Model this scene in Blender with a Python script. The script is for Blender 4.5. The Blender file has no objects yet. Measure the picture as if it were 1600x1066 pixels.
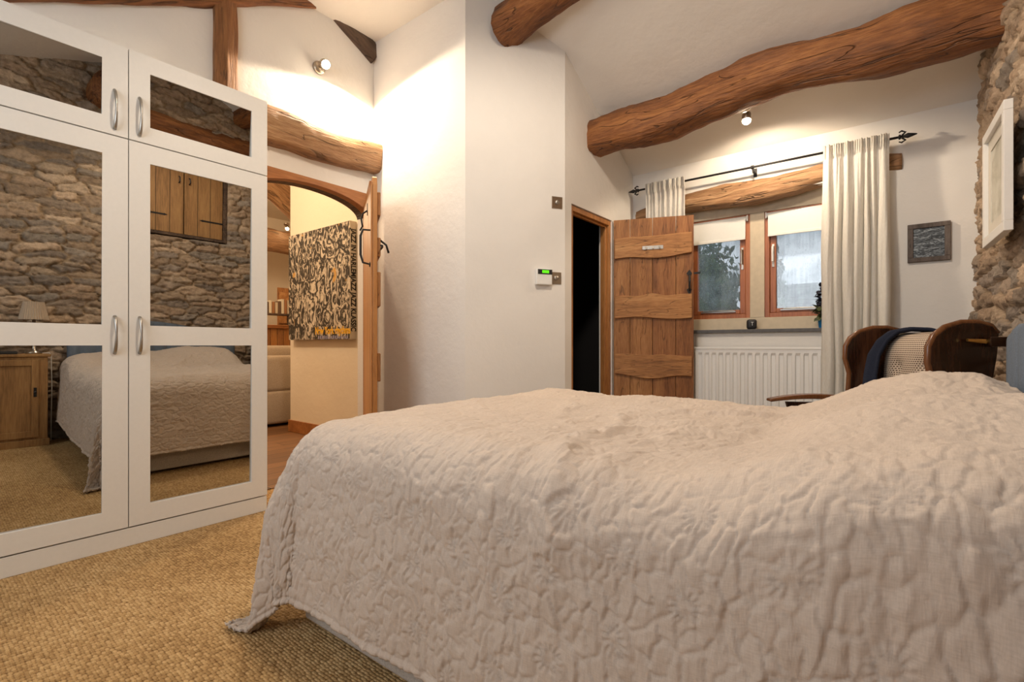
import bpy, bmesh, math, random
import numpy as np
from mathutils import Vector, Matrix, Euler, noise

SC = bpy.context.scene
COL = SC.collection
R = math.radians

# ---------------------------------------------------------------- camera / world / lights
cam = bpy.data.cameras.new('camera'); cam_o = bpy.data.objects.new('camera', cam); COL.objects.link(cam_o)
cam.sensor_width = 36; cam.lens = 36 * 777 / 1600; cam.clip_start = 0.02; cam.clip_end = 200
cam.shift_y = (540 - 533) / 1600
cam_o.location = (0, 0, 0.95); cam_o.rotation_euler = (R(90), 0, R(38.1))
SC.camera = cam_o

w = bpy.data.worlds.new('world'); SC.world = w; w.use_nodes = True
w.node_tree.nodes['Background'].inputs[0].default_value = (0.80, 0.90, 1.0, 1)
w.node_tree.nodes['Background'].inputs[1].default_value = 0.72
SC.view_settings.view_transform = 'Standard'; SC.view_settings.look = 'None'
SC.view_settings.exposure = 0.36; SC.view_settings.gamma = 1; SC.view_settings.use_curve_mapping = False

def lamp(name, kind, loc, power, color, aim=None, **kw):
    l = bpy.data.lights.new(name, kind); l.energy = power; l.color = color
    for k, v in kw.items(): setattr(l, k, v)
    o = bpy.data.objects.new(name, l); COL.objects.link(o); o.location = loc
    if aim is not None: o.rotation_euler = Vector(aim).to_track_quat('-Z', 'Y').to_euler()
    return o
WARM = (1.0, 0.74, 0.47); COOL = (0.88, 0.94, 1.0); MID = (1.0, 0.80, 0.58)
# cool fill light added behind the camera, sized like an invented window
lamp('rear_fill', 'AREA', (-1.3, -1.55, 2.1), 27, COOL, (0, 1, 0.02), shape='RECTANGLE', size=1.9, size_y=1.0)
# the room's spot lamps, followed by an added overhead fill
lamp('spot_left', 'SPOT', (-3.17, 2.06, 2.90), 50, MID, (0.26, 0.02, -0.97), spot_size=R(168), spot_blend=0.12, shadow_soft_size=0.03)
lamp('spot_window', 'SPOT', (-0.83, 3.72, 2.49), 38, MID, (0.02, 0.42, -0.9), spot_size=R(160), spot_blend=0.25, shadow_soft_size=0.03)
lamp('overhead_fill', 'SPOT', (-0.9, 1.45, 3.3), 105, (1.0, 0.85, 0.68), (0.0, 0.2, -0.97), spot_size=R(160), spot_blend=0.5, shadow_soft_size=0.12)  # fill light added over the bed; no lamp fitting belongs to it
# lamps of the room beyond
lamp('lounge_ceiling_lamp', 'POINT', (-4.6, 1.3, 2.7), 78, WARM, shadow_soft_size=0.15)
lamp('lounge_far_lamp', 'POINT', (-7.3, 2.6, 2.9), 100, WARM, shadow_soft_size=0.15)

# ---------------------------------------------------------------- material helpers
def newmat(name, rough=0.6, base=(0.8, 0.8, 0.8), metal=0.0, spec=None):
    m = bpy.data.materials.new(name); m.use_nodes = True
    nt = m.node_tree; b = nt.nodes['Principled BSDF']
    b.inputs['Base Color'].default_value = (*base, 1); b.inputs['Roughness'].default_value = rough
    b.inputs['Metallic'].default_value = metal
    if spec is not None: b.inputs['Specular IOR Level'].default_value = spec
    return m, nt, b
def N(nt, t, **kw):
    n = nt.nodes.new(t)
    for k, v in kw.items():
        if k in n.inputs: n.inputs[k].default_value = v
        else: setattr(n, k, v)
    return n
def coords(nt, scale=(1, 1, 1), src='Object', rot=(0, 0, 0)):
    tc = N(nt, 'ShaderNodeTexCoord'); mp = N(nt, 'ShaderNodeMapping')
    mp.inputs['Scale'].default_value = scale; mp.inputs['Rotation'].default_value = rot
    nt.links.new(tc.outputs[src], mp.inputs[0]); return mp.outputs[0]
def ramp(nt, fac, stops):
    r = N(nt, 'ShaderNodeValToRGB'); e = r.color_ramp.elements
    while len(e) < len(stops): e.new(0.5)
    for i, (p, c) in enumerate(stops):
        e[i].position = p; e[i].color = (*c, 1) if len(c) == 3 else c
    nt.links.new(fac, r.inputs[0]); return r.outputs[0]
def bump(nt, b, h, strength=0.3, dist=0.01, prev=None):
    n = N(nt, 'ShaderNodeBump'); n.inputs['Strength'].default_value = strength; n.inputs['Distance'].default_value = dist
    nt.links.new(h, n.inputs['Height'])
    if prev is not None: nt.links.new(prev, n.inputs['Normal'])
    nt.links.new(n.outputs[0], b.inputs['Normal']); return n.outputs[0]
def noise_tex(nt, vec, scale, detail=4, rough=0.5, dist=0.0):
    n = N(nt, 'ShaderNodeTexNoise'); n.inputs['Scale'].default_value = scale; n.inputs['Detail'].default_value = detail
    n.inputs['Roughness'].default_value = rough; n.inputs['Distortion'].default_value = dist
    nt.links.new(vec, n.inputs['Vector']); return n.outputs['Fac']
def math_n(nt, op, a, b=None):
    n = N(nt, 'ShaderNodeMath', operation=op)
    for i, x in enumerate((a, b)):
        if x is None: continue
        if isinstance(x, (int, float)): n.inputs[i].default_value = x
        else: nt.links.new(x, n.inputs[i])
    return n.outputs[0]

def mat_plain(name, base, rough=0.5, metal=0.0, bs=0.0, bscale=60, var=0.012):
    m, nt, b = newmat(name, rough, base, metal)
    v = coords(nt)
    f = noise_tex(nt, v, bscale, 3)
    c = ramp(nt, f, [(0.3, tuple(x * (1 - var) for x in base)), (0.7, tuple(min(1, x * (1 + var)) for x in base))])
    nt.links.new(c, b.inputs['Base Color'])
    if bs: bump(nt, b, f, bs, 0.004)
    return m
def mat_plaster(name, base):
    m, nt, b = newmat(name, 0.85, base)
    v = coords(nt)
    f1 = noise_tex(nt, v, 2.2, 5, 0.55); f2 = noise_tex(nt, v, 22, 5, 0.6)
    c = ramp(nt, f1, [(0.3, tuple(x * 0.975 for x in base)), (0.7, tuple(min(1, x * 1.02) for x in base))])
    nt.links.new(c, b.inputs['Base Color'])
    s = math_n(nt, 'ADD', math_n(nt, 'MULTIPLY', f1, 3.0), math_n(nt, 'MULTIPLY', f2, 0.35))
    bump(nt, b, s, 0.35, 0.012); return m
def mat_wood(name, dark, mid, light, axis=0, fine=14, rough=0.62, bs=0.5, bd=0.006, stretch=0.10, cracks=True, gscale=6):
    m, nt, b = newmat(name, rough)
    sc = [1, 1, 1]; sc[axis] = stretch
    v = coords(nt, tuple(sc))
    f1 = noise_tex(nt, v, gscale, 8, 0.66, 0.45); f2 = noise_tex(nt, v, gscale * fine, 4, 0.6)
    g = math_n(nt, 'ADD', math_n(nt, 'MULTIPLY', f1, 0.62), math_n(nt, 'MULTIPLY', f2, 0.38))
    c = ramp(nt, g, [(0.33, dark), (0.5, mid), (0.66, light)])
    nt.links.new(c, b.inputs['Base Color'])
    h = math_n(nt, 'ADD', f1, math_n(nt, 'MULTIPLY', f2, 0.6))
    if cracks:
        f3 = noise_tex(nt, v, gscale * 1.7, 2, 0.4, 1.5)
        a = math_n(nt, 'ABSOLUTE', math_n(nt, 'SUBTRACT', f3, 0.5))
        cr = ramp(nt, a, [(0.0, (0, 0, 0)), (0.012, (1, 1, 1))])
        h = math_n(nt, 'ADD', h, math_n(nt, 'MULTIPLY', cr, 0.5))
        mx = N(nt, 'ShaderNodeMix', data_type='RGBA'); mx.blend_type = 'MULTIPLY'; mx.inputs[0].default_value = 0.55
        nt.links.new(c, mx.inputs[6]); nt.links.new(cr, mx.inputs[7]); nt.links.new(mx.outputs[2], b.inputs['Base Color'])
    bump(nt, b, h, bs, bd); return m
def mat_weave(name, base, scale=300, bs=0.5, rough=0.9, var=0.2):
    m, nt, b = newmat(name, rough, base, spec=0.2)
    v = coords(nt)
    f = noise_tex(nt, coords(nt, (1, 1, 4)), scale * .3, 2); f2 = noise_tex(nt, coords(nt, (4, 4, 1)), scale * .3, 2)
    g = math_n(nt, 'ADD', f, f2); g = math_n(nt, 'MULTIPLY', g, 0.5)
    c = ramp(nt, g, [(0.35, tuple(x * (1 - var) for x in base)), (0.65, tuple(min(1, x * (1 + var)) for x in base))])
    nt.links.new(c, b.inputs['Base Color']); bump(nt, b, g, bs, 0.003); return m

M = {}
M['wall'] = mat_plaster('plaster_white', (0.80, 0.775, 0.735))
M['ceil'] = mat_plaster('plaster_ceiling', (0.80, 0.765, 0.71))
M['wallL'] = mat_plaster('plaster_cream', (0.78, 0.68, 0.54))
M['log'] = mat_wood('hewn_oak', (0.055, 0.018, 0.006), (0.215, 0.076, 0.020), (0.40, 0.165, 0.048), 0, bs=0.9, bd=0.02, gscale=5)
M['logpale'] = mat_wood('hewn_oak_pale', (0.10, 0.045, 0.02), (0.31, 0.16, 0.07), (0.50, 0.31, 0.16), 0, bs=0.9, bd=0.02, gscale=5)
M['logz'] = mat_wood('hewn_oak_upright', (0.06, 0.02, 0.006), (0.20, 0.078, 0.022), (0.33, 0.15, 0.05), 2, bs=0.8, bd=0.012)
M['logdark'] = mat_wood('old_dark_oak', (0.03, 0.018, 0.011), (0.10, 0.06, 0.038), (0.18, 0.115, 0.07), 0, bs=0.9, bd=0.02)
M['pine'] = mat_wood('pine_orange', (0.24, 0.085, 0.02), (0.42, 0.18, 0.05), (0.53, 0.25, 0.08), 2, rough=0.42, bs=0.15, cracks=False)
M['pinex'] = mat_wood('pine_orange_level', (0.20, 0.07, 0.018), (0.36, 0.14, 0.04), (0.48, 0.21, 0.07), 1, rough=0.42, bs=0.15, cracks=False)
M['plank'] = mat_wood('door_plank', (0.14, 0.048, 0.012), (0.34, 0.145, 0.044), (0.52, 0.265, 0.10), 2, rough=0.6, bs=0.5, gscale=9)
M['plank2'] = mat_wood('door_plank_dark', (0.10, 0.034, 0.011), (0.26, 0.10, 0.03), (0.40, 0.18, 0.06), 2, rough=0.6, bs=0.5, gscale=9)
M['ledge'] = mat_wood('door_ledge', (0.18, 0.07, 0.02), (0.42, 0.19, 0.062), (0.58, 0.32, 0.125), 0, rough=0.6, bs=0.5, gscale=9)
M['sash'] = mat_wood('window_hardwood', (0.20, 0.055, 0.02), (0.36, 0.115, 0.04), (0.46, 0.17, 0.065), 2, rough=0.4, bs=0.15, cracks=False)
M['chairwood'] = mat_wood('dark_polished_elm', (0.008, 0.003, 0.0015), (0.028, 0.010, 0.0045), (0.070, 0.026, 0.011), 2, rough=0.22, bs=0.08, cracks=False, gscale=9)
M['chairedge'] = mat_wood('worn_elm_edge', (0.07, 0.024, 0.009), (0.14, 0.052, 0.018), (0.21, 0.085, 0.03), 2, rough=0.25, bs=0.05, cracks=False)
M['cabwood'] = mat_wood('cabinet_pine', (0.15, 0.07, 0.022), (0.34, 0.18, 0.065), (0.46, 0.27, 0.105), 2, rough=0.5, bs=0.1, cracks=False)
M['white'] = mat_plain('wardrobe_white', (0.79, 0.77, 0.72), 0.42)
M['rad'] = mat_plain('radiator_white', (0.80, 0.80, 0.78), 0.35)
M['steel'] = mat_plain('brushed_steel', (0.42, 0.40, 0.37), 0.36, 1.0)
M['brassplate'] = mat_plain('brushed_nickel', (0.46, 0.40, 0.33), 0.28, 1.0)
M['brass'] = mat_plain('brass', (0.75, 0.48, 0.15), 0.25, 1.0)
M['iron'] = mat_plain('black_iron', (0.018, 0.017, 0.017), 0.5, 0.3, 0.3)
M['black'] = mat_plain('black_plastic', (0.02, 0.02, 0.022), 0.45)
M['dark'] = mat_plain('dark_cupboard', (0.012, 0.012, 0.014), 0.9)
M['slate'] = mat_plain('slate_sill', (0.10, 0.098, 0.10), 0.6, 0, 0.4, 30, 0.2)
M['stone_trim'] = mat_plain('sandstone_dressing', (0.60, 0.51, 0.38), 0.8, 0, 0.3, 25, 0.06)
M['blind'] = mat_plain('blind_fabric', (0.80, 0.80, 0.76), 0.8)
M['plastic'] = mat_plain('white_plastic', (0.82, 0.82, 0.80), 0.4)
M['navy'] = mat_weave('navy_knit', (0.016, 0.020, 0.036), 400, 0.4)
M['headboard'] = mat_weave('blue_grey_linen', (0.13, 0.16, 0.205), 500, 0.4)
M['divan'] = mat_weave('divan_linen', (0.47, 0.42, 0.37), 400, 0.3)
M['sofa'] = mat_weave('beige_chenille', (0.40, 0.32, 0.24), 250, 0.5)
M['pillow'] = mat_weave('white_cotton', (0.75, 0.72, 0.68), 500, 0.2, var=0.05)
M['shade'] = mat_weave('pleated_lampshade', (0.52, 0.42, 0.32), 400, 0.2, var=0.08)
M['paper'] = mat_plain('mount_paper', (0.66, 0.62, 0.54), 0.8)
M['frameWhite'] = mat_plain('frame_white', (0.83, 0.81, 0.77), 0.4)
M['frameGrey'] = mat_wood('rustic_grey_frame', (0.04, 0.03, 0.025), (0.11, 0.085, 0.072), (0.18, 0.145, 0.125), 2, bs=0.4, gscale=30)
M['cream'] = mat_plain('canvas_edge', (0.58, 0.50, 0.40), 0.8)
M['ink'] = mat_plain('black_ink', (0.015, 0.013, 0.012), 0.8)
M['yellow'] = mat_plain('yellow_paint', (0.75, 0.40, 0.02), 0.7)
M['lilac'] = mat_plain('grey_lilac_paint', (0.28, 0.26, 0.36), 0.7)
M['red'] = mat_plain('red_paint', (0.5, 0.05, 0.03), 0.7)
M['blue'] = mat_plain('blue_pot', (0.01, 0.22, 0.52), 0.3)
M['leaf'] = mat_plain('house_leaf', (0.075, 0.09, 0.035), 0.5)
M['petal'] = mat_plain('dark_petal', (0.022, 0.022, 0.04), 0.6)
M['bark'] = mat_plain('book_cloth', (0.30, 0.20, 0.12), 0.7)

def emis(name, col, st):
    m = bpy.data.materials.new(name); m.use_nodes = True; nt = m.node_tree; nt.nodes.clear()
    e = N(nt, 'ShaderNodeEmission'); e.inputs[0].default_value = (*col, 1); e.inputs[1].default_value = st
    o = N(nt, 'ShaderNodeOutputMaterial'); nt.links.new(e.outputs[0], o.inputs[0]); return m
M['bulb'] = emis('bulb_glow', (1.0, 0.84, 0.6), 45)
M['lcd'] = emis('green_screen', (0.16, 0.95, 0.02), 0.9)

def mat_mirror():
    m = bpy.data.materials.new('mirror_glass'); m.use_nodes = True; nt = m.node_tree
    b = nt.nodes['Principled BSDF']; b.inputs['Base Color'].default_value = (0.50, 0.49, 0.46, 1)
    b.inputs['Metallic'].default_value = 1; b.inputs['Roughness'].default_value = 0.0
    return m
M['mirror'] = mat_mirror()

def mat_glass():
    m = bpy.data.materials.new('misted_window_glass'); m.use_nodes = True; nt = m.node_tree; nt.nodes.clear()
    v = coords(nt)
    big = noise_tex(nt, v, 3.2, 2, 0.5); streak = noise_tex(nt, coords(nt, (60, 60, 2.5)), 1.0, 3, 0.6)
    drops = noise_tex(nt, v, 160, 2, 0.5)
    f = math_n(nt, 'ADD', math_n(nt, 'MULTIPLY', big, 1.5), math_n(nt, 'MULTIPLY', streak, 0.35))
    f = math_n(nt, 'SUBTRACT', f, 0.66)
    d = math_n(nt, 'MULTIPLY', math_n(nt, 'GREATER_THAN', drops, 0.66), 0.4)
    f = math_n(nt, 'ADD', f, d); f = math_n(nt, 'MINIMUM', math_n(nt, 'MAXIMUM', f, 0.16), 0.85)
    tr = N(nt, 'ShaderNodeBsdfTransparent'); tl = N(nt, 'ShaderNodeBsdfTranslucent'); gl = N(nt, 'ShaderNodeBsdfGlossy')
    tl.inputs[0].default_value = (0.62, 0.68, 0.70, 1); gl.inputs['Roughness'].default_value = 0.05
    mx = N(nt, 'ShaderNodeMixShader'); nt.links.new(f, mx.inputs[0]); nt.links.new(tr.outputs[0], mx.inputs[1]); nt.links.new(tl.outputs[0], mx.inputs[2])
    m2 = N(nt, 'ShaderNodeMixShader'); m2.inputs[0].default_value = 0.06; nt.links.new(mx.outputs[0], m2.inputs[1]); nt.links.new(gl.outputs[0], m2.inputs[2])
    o = N(nt, 'ShaderNodeOutputMaterial'); nt.links.new(m2.outputs[0], o.inputs[0]); return m
M['glass'] = mat_glass()
def mat_picglass():
    m = bpy.data.materials.new('picture_glass'); m.use_nodes = True; nt = m.node_tree; nt.nodes.clear()
    tr = N(nt, 'ShaderNodeBsdfTransparent'); gl = N(nt, 'ShaderNodeBsdfGlossy'); gl.inputs['Roughness'].default_value = 0.03
    fr = N(nt, 'ShaderNodeFresnel'); mx = N(nt, 'ShaderNodeMixShader'); nt.links.new(fr.outputs[0], mx.inputs[0])
    nt.links.new(tr.outputs[0], mx.inputs[1]); nt.links.new(gl.outputs[0], mx.inputs[2])
    o = N(nt, 'ShaderNodeOutputMaterial'); nt.links.new(mx.outputs[0], o.inputs[0]); return m
M['picglass'] = mat_picglass()

def mat_curtain():
    m, nt, b = newmat('sheer_linen', 0.95, (0.84, 0.79, 0.70), spec=0.1)
    v = coords(nt, (1, 1, 1)); f = noise_tex(nt, coords(nt, (1, 1, 0.15)), 260, 2)
    c = ramp(nt, f, [(0.3, (0.84, 0.81, 0.75)), (0.7, (0.93, 0.91, 0.86))]); nt.links.new(c, b.inputs['Base Color'])
    out = nt.nodes['Material Output']
    tl = N(nt, 'ShaderNodeBsdfTranslucent'); nt.links.new(c, tl.inputs[0]); tr = N(nt, 'ShaderNodeBsdfTransparent')
    a = N(nt, 'ShaderNodeMixShader'); a.inputs[0].default_value = 0.35
    nt.links.new(b.outputs[0], a.inputs[1]); nt.links.new(tl.outputs[0], a.inputs[2])
    c2 = N(nt, 'ShaderNodeMixShader'); c2.inputs[0].default_value = 0.12
    nt.links.new(a.outputs[0], c2.inputs[1]); nt.links.new(tr.outputs[0], c2.inputs[2]); nt.links.new(c2.outputs[0], out.inputs[0])
    bump(nt, b, f, 0.2, 0.002); return m
M['curtain'] = mat_curtain()

def mat_carpet():
    m, nt, b = newmat('sisal_carpet', 0.9, spec=0.2)
    v = coords(nt, (62, 96, 1), rot=(0, 0, R(2)))
    vo = N(nt, 'ShaderNodeTexVoronoi'); vo.voronoi_dimensions = '2D'; vo.inputs['Scale'].default_value = 1; vo.inputs['Randomness'].default_value = 0.38
    nt.links.new(v, vo.inputs['Vector'])
    d = vo.outputs['Distance']; fib = noise_tex(nt, coords(nt, (30, 300, 1)), 1.0, 3, 0.6)
    patch = noise_tex(nt, coords(nt), 1.6, 3, 0.6)
    rnd = N(nt, 'ShaderNodeSeparateColor'); nt.links.new(vo.outputs['Color'], rnd.inputs[0])
    g = math_n(nt, 'ADD', math_n(nt, 'MULTIPLY', fib, 0.35), math_n(nt, 'MULTIPLY', patch, 0.45))
    g = math_n(nt, 'ADD', g, math_n(nt, 'MULTIPLY', rnd.outputs[0], 0.2))
    c = ramp(nt, g, [(0.32, (0.30, 0.17, 0.065)), (0.5, (0.50, 0.315, 0.135)), (0.68, (0.68, 0.47, 0.235))])
    gap = ramp(nt, d, [(0.40, (1, 1, 1)), (0.75, (0.35, 0.27, 0.19))])
    mx = N(nt, 'ShaderNodeMix', data_type='RGBA'); mx.blend_type = 'MULTIPLY'; mx.inputs[0].default_value = 1
    nt.links.new(c, mx.inputs[6]); nt.links.new(gap, mx.inputs[7]); nt.links.new(mx.outputs[2], b.inputs['Base Color'])
    h = math_n(nt, 'SUBTRACT', math_n(nt, 'MULTIPLY', fib, 0.3), d)
    bump(nt, b, h, 0.9, 0.006); return m
M['carpet'] = mat_carpet()

def mat_floorwood():
    m, nt, b = newmat('lounge_floorboards', 0.45)
    v = coords(nt, (1, 1, 1), rot=(0, 0, R(90)))
    br = N(nt, 'ShaderNodeTexBrick'); br.inputs['Scale'].default_value = 1; br.inputs['Brick Width'].default_value = 1.6; br.inputs['Row Height'].default_value = 0.16
    br.inputs['Mortar Size'].default_value = 0.004; br.inputs['Color1'].default_value = (0.19, 0.085, 0.032, 1); br.inputs['Color2'].default_value = (0.30, 0.14, 0.055, 1)
    br.inputs['Mortar'].default_value = (0.02, 0.01, 0.005, 1); nt.links.new(v, br.inputs[0])
    f = noise_tex(nt, coords(nt, (14, 1.2, 1)), 4, 5, 0.6)
    mx = N(nt, 'ShaderNodeMix', data_type='RGBA'); mx.blend_type = 'MULTIPLY'; mx.inputs[0].default_value = 0.6
    nt.links.new(br.outputs[0], mx.inputs[6]); nt.links.new(ramp(nt, f, [(0.3, (0.4, 0.4, 0.4)), (0.7, (1, 1, 1))]), mx.inputs[7])
    nt.links.new(mx.outputs[2], b.inputs['Base Color']); bump(nt, b, f, 0.15, 0.003); return m
M['boards'] = mat_floorwood()

def mat_stone():
    m, nt, b = newmat('rubble_stone', 0.88, spec=0.25)
    at = N(nt, 'ShaderNodeVertexColor', layer_name='Col')
    v = coords(nt); f = noise_tex(nt, v, 22, 8, 0.7); f2 = noise_tex(nt, coords(nt, (1, 0.5, 2.2)), 60, 4, 0.6)
    mx = N(nt, 'ShaderNodeMix', data_type='RGBA'); mx.blend_type = 'MULTIPLY'; mx.inputs[0].default_value = 0.85
    nt.links.new(at.outputs[0], mx.inputs[6]); nt.links.new(ramp(nt, f, [(0.3, (0.62, 0.57, 0.52)), (0.60, (1.25, 1.2, 1.15))]), mx.inputs[7])
    nt.links.new(mx.outputs[2], b.inputs['Base Color'])
    bump(nt, b, math_n(nt, 'ADD', f, math_n(nt, 'MULTIPLY', f2, 0.4)), 0.9, 0.014); return m
M['stone'] = mat_stone()

def mat_quilt():
    m, nt, b = newmat('washed_quilt_cotton', 0.92, spec=0.15)
    b.inputs['Sheen Weight'].default_value = 0.15
    u = coords(nt, (420, 60, 1), 'UV'); u2 = coords(nt, (60, 420, 1), 'UV')
    f1 = noise_tex(nt, u, 1, 3, 0.6); f2 = noise_tex(nt, u2, 1, 3, 0.6); big = noise_tex(nt, coords(nt, (3, 3, 1), 'UV'), 1, 3)
    g = math_n(nt, 'ADD', math_n(nt, 'MULTIPLY', math_n(nt, 'ADD', f1, f2), 0.4), math_n(nt, 'MULTIPLY', big, 0.2))
    c = ramp(nt, g, [(0.35, (0.51, 0.42, 0.345)), (0.65, (0.64, 0.54, 0.455))]); nt.links.new(c, b.inputs['Base Color'])
    cr = noise_tex(nt, coords(nt, (55, 16, 1), 'UV'), 1, 4, 0.65, 1.0)
    h = math_n(nt, 'ADD', math_n(nt, 'MULTIPLY', g, 0.35), cr)
    bump(nt, b, h, 0.45, 0.0035); return m
M['quilt'] = mat_quilt()

def mat_cane():
    m, nt, b = newmat('open_weave_cushion', 0.9)
    v = coords(nt, (1, 1, 1), 'UV')
    br = N(nt, 'ShaderNodeTexBrick'); br.inputs['Scale'].default_value = 1; br.inputs['Brick Width'].default_value = 0.013; br.inputs['Row Height'].default_value = 0.010
    br.inputs['Mortar Size'].default_value = 0.0026; br.inputs['Mortar Smooth'].default_value = 0.4
    br.inputs['Color1'].default_value = (0.085, 0.05, 0.033, 1); br.inputs['Color2'].default_value = (0.12, 0.07, 0.045, 1); br.inputs['Mortar'].default_value = (0.62, 0.51, 0.40, 1)
    nt.links.new(v, br.inputs[0]); nt.links.new(br.outputs[0], b.inputs['Base Color'])
    bump(nt, b, br.outputs['Fac'], 0.5, 0.004); return m
M['cane'] = mat_cane()

def mat_art():
    m, nt, b = newmat('collage_print', 0.75)
    v = coords(nt, (1.0, 1, 0.55)); a = noise_tex(nt, v, 11, 6, 0.6, 3.2); a2 = noise_tex(nt, coords(nt), 2.4, 2); a3 = noise_tex(nt, coords(nt, (1.6, 1, .5)), 60, 3, 0.6, 1)
    t = math_n(nt, 'ADD', math_n(nt, 'ADD', math_n(nt, 'MULTIPLY', a, 0.72), math_n(nt, 'MULTIPLY', a3, 0.16)), math_n(nt, 'MULTIPLY', a2, 0.12))
    c = ramp(nt, t, [(0.475, (0.03, 0.022, 0.015)), (0.51, (0.09, 0.066, 0.045)), (0.535, (0.56, 0.47, 0.36))])
    y = noise_tex(nt, coords(nt), 5, 2, 0.5, 1.0)
    ym = ramp(nt, y, [(0.67, (0, 0, 0)), (0.70, (1, 1, 1))])
    mx = N(nt, 'ShaderNodeMix', data_type='RGBA'); nt.links.new(ym, mx.inputs[0]); nt.links.new(c, mx.inputs[6]); mx.inputs[7].default_value = (0.50, 0.27, 0.06, 1)
    nt.links.new(mx.outputs[2], b.inputs['Base Color']); return m
M['art'] = mat_art()
def mat_photo():
    m, nt, b = newmat('black_white_photo', 0.4)
    f = noise_tex(nt, coords(nt, (8, 1, 30), rot=(0, R(35), 0)), 3, 6, 0.7, 1.5)
    c = ramp(nt, f, [(0.38, (0.012, 0.014, 0.017)), (0.50, (0.07, 0.085, 0.095)), (0.60, (0.38, 0.42, 0.45))])
    nt.links.new(c, b.inputs['Base Color']); return m
M['photo'] = mat_photo()
def mat_sketch():
    m, nt, b = newmat('pale_landscape_print', 0.5)
    f = noise_tex(nt, coords(nt, (1, 1, 1.5)), 6, 5, 0.6, 0.5)
    c = ramp(nt, f, [(0.35, (0.42, 0.40, 0.32)), (0.55, (0.58, 0.555, 0.47)), (0.7, (0.66, 0.635, 0.56))])
    nt.links.new(c, b.inputs['Base Color']); return m
M['sketch'] = mat_sketch()
def mat_foliage():
    m, nt, b = newmat('garden_leaf', 0.6)
    f = noise_tex(nt, coords(nt), 5, 4, 0.6)
    c = ramp(nt, f, [(0.35, (0.025, 0.055, 0.02)), (0.55, (0.075, 0.13, 0.045)), (0.7, (0.19, 0.27, 0.10))]); nt.links.new(c, b.inputs['Base Color']); return m
M['foliage'] = mat_foliage()
M['slatewall'] = mat_plain('weathered_slate', (0.15, 0.165, 0.165), 0.8, 0, 0.5, 18, 0.4)
M['grass'] = mat_plain('lawn', (0.06, 0.10, 0.03), 0.9)

# ---------------------------------------------------------------- geometry helpers
def tag(o, label=None, cat=None, group=None, kind=None):
    if label: o['label'] = label
    if cat: o['category'] = cat
    if group: o['group'] = group
    if kind: o['kind'] = kind
    return o
def link(name, me, mat=None, parent=None, loc=None, rot=None):
    o = bpy.data.objects.new(name, me); COL.objects.link(o)
    if mat is not None:
        for mm in (mat if isinstance(mat, (list, tuple)) else [mat]): me.materials.append(mm)
    if loc is not None: o.location = loc
    if rot is not None: o.rotation_euler = rot
    if parent is not None: o.parent = parent
    return o
def obj(name, bm, mat, parent=None, bevel=0.0, smooth=False, loc=None, rot=None, seg=2, solid=0.0, sub=0):
    bmesh.ops.recalc_face_normals(bm, faces=bm.faces)
    me = bpy.data.meshes.new(name); bm.to_mesh(me); bm.free()
    if smooth:
        me.polygons.foreach_set('use_smooth', [True] * len(me.polygons))
    o = link(name, me, mat, parent, loc, rot)
    if solid: md = o.modifiers.new('s', 'SOLIDIFY'); md.thickness = solid; md.offset = 0
    if bevel: md = o.modifiers.new('b', 'BEVEL'); md.width = bevel; md.segments = seg; md.limit_method = 'ANGLE'; md.angle_limit = R(40)
    if sub: md = o.modifiers.new('d', 'SUBSURF'); md.levels = sub; md.render_levels = sub
    return o
def thing(name, label, cat, loc=(0, 0, 0), rotz=0, group=None, rot=None):
    o = bpy.data.objects.new(name, None); COL.objects.link(o); o.location = loc
    o.rotation_euler = rot if rot else (0, 0, rotz); o.empty_display_size = 0.05
    return tag(o, label, cat, group)
def B(): return bmesh.new()
def box(bm, x0, x1, y0, y1, z0, z1):
    vs = [bm.verts.new(p) for p in ((x0, y0, z0), (x1, y0, z0), (x1, y1, z0), (x0, y1, z0), (x0, y0, z1), (x1, y0, z1), (x1, y1, z1), (x0, y1, z1))]
    for f in ((0, 3, 2, 1), (4, 5, 6, 7), (0, 1, 5, 4), (1, 2, 6, 5), (2, 3, 7, 6), (3, 0, 4, 7)): bm.faces.new([vs[i] for i in f])
    return bm
def prism(bm, pts, d0, d1, plane='xz'):
    def P(a, b, d):
        return {'xz': (a, d, b), 'yz': (d, a, b), 'xy': (a, b, d)}[plane]
    A = [bm.verts.new(P(a, b, d0)) for a, b in pts]; C = [bm.verts.new(P(a, b, d1)) for a, b in pts]
    bm.faces.new(A); bm.faces.new(list(reversed(C))); n = len(pts)
    for i in range(n): bm.faces.new([A[i], C[i], C[(i + 1) % n], A[(i + 1) % n]])
    return bm
def tube(bm, pts, r, seg=12, cap=True):
    pts = [Vector(p) for p in pts]; rs = r if isinstance(r, (list, tuple)) else [r] * len(pts)
    rings = []; up = None
    for i, p in enumerate(pts):
        t = (pts[min(i + 1, len(pts) - 1)] - pts[max(i - 1, 0)]).normalized()
        if up is None: up = Vector((0, 0, 1)) if abs(t.z) < 0.9 else Vector((1, 0, 0))
        s = t.cross(up).normalized(); up = s.cross(t).normalized()
        rings.append([bm.verts.new(p + (s * math.cos(2 * math.pi * k / seg) + up * math.sin(2 * math.pi * k / seg)) * rs[i]) for k in range(seg)])
    for a, b in zip(rings, rings[1:]):
        for k in range(seg): bm.faces.new([a[k], a[(k + 1) % seg], b[(k + 1) % seg], b[k]])
    if cap: bm.faces.new(list(reversed(rings[0]))); bm.faces.new(rings[-1])
    return bm
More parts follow.
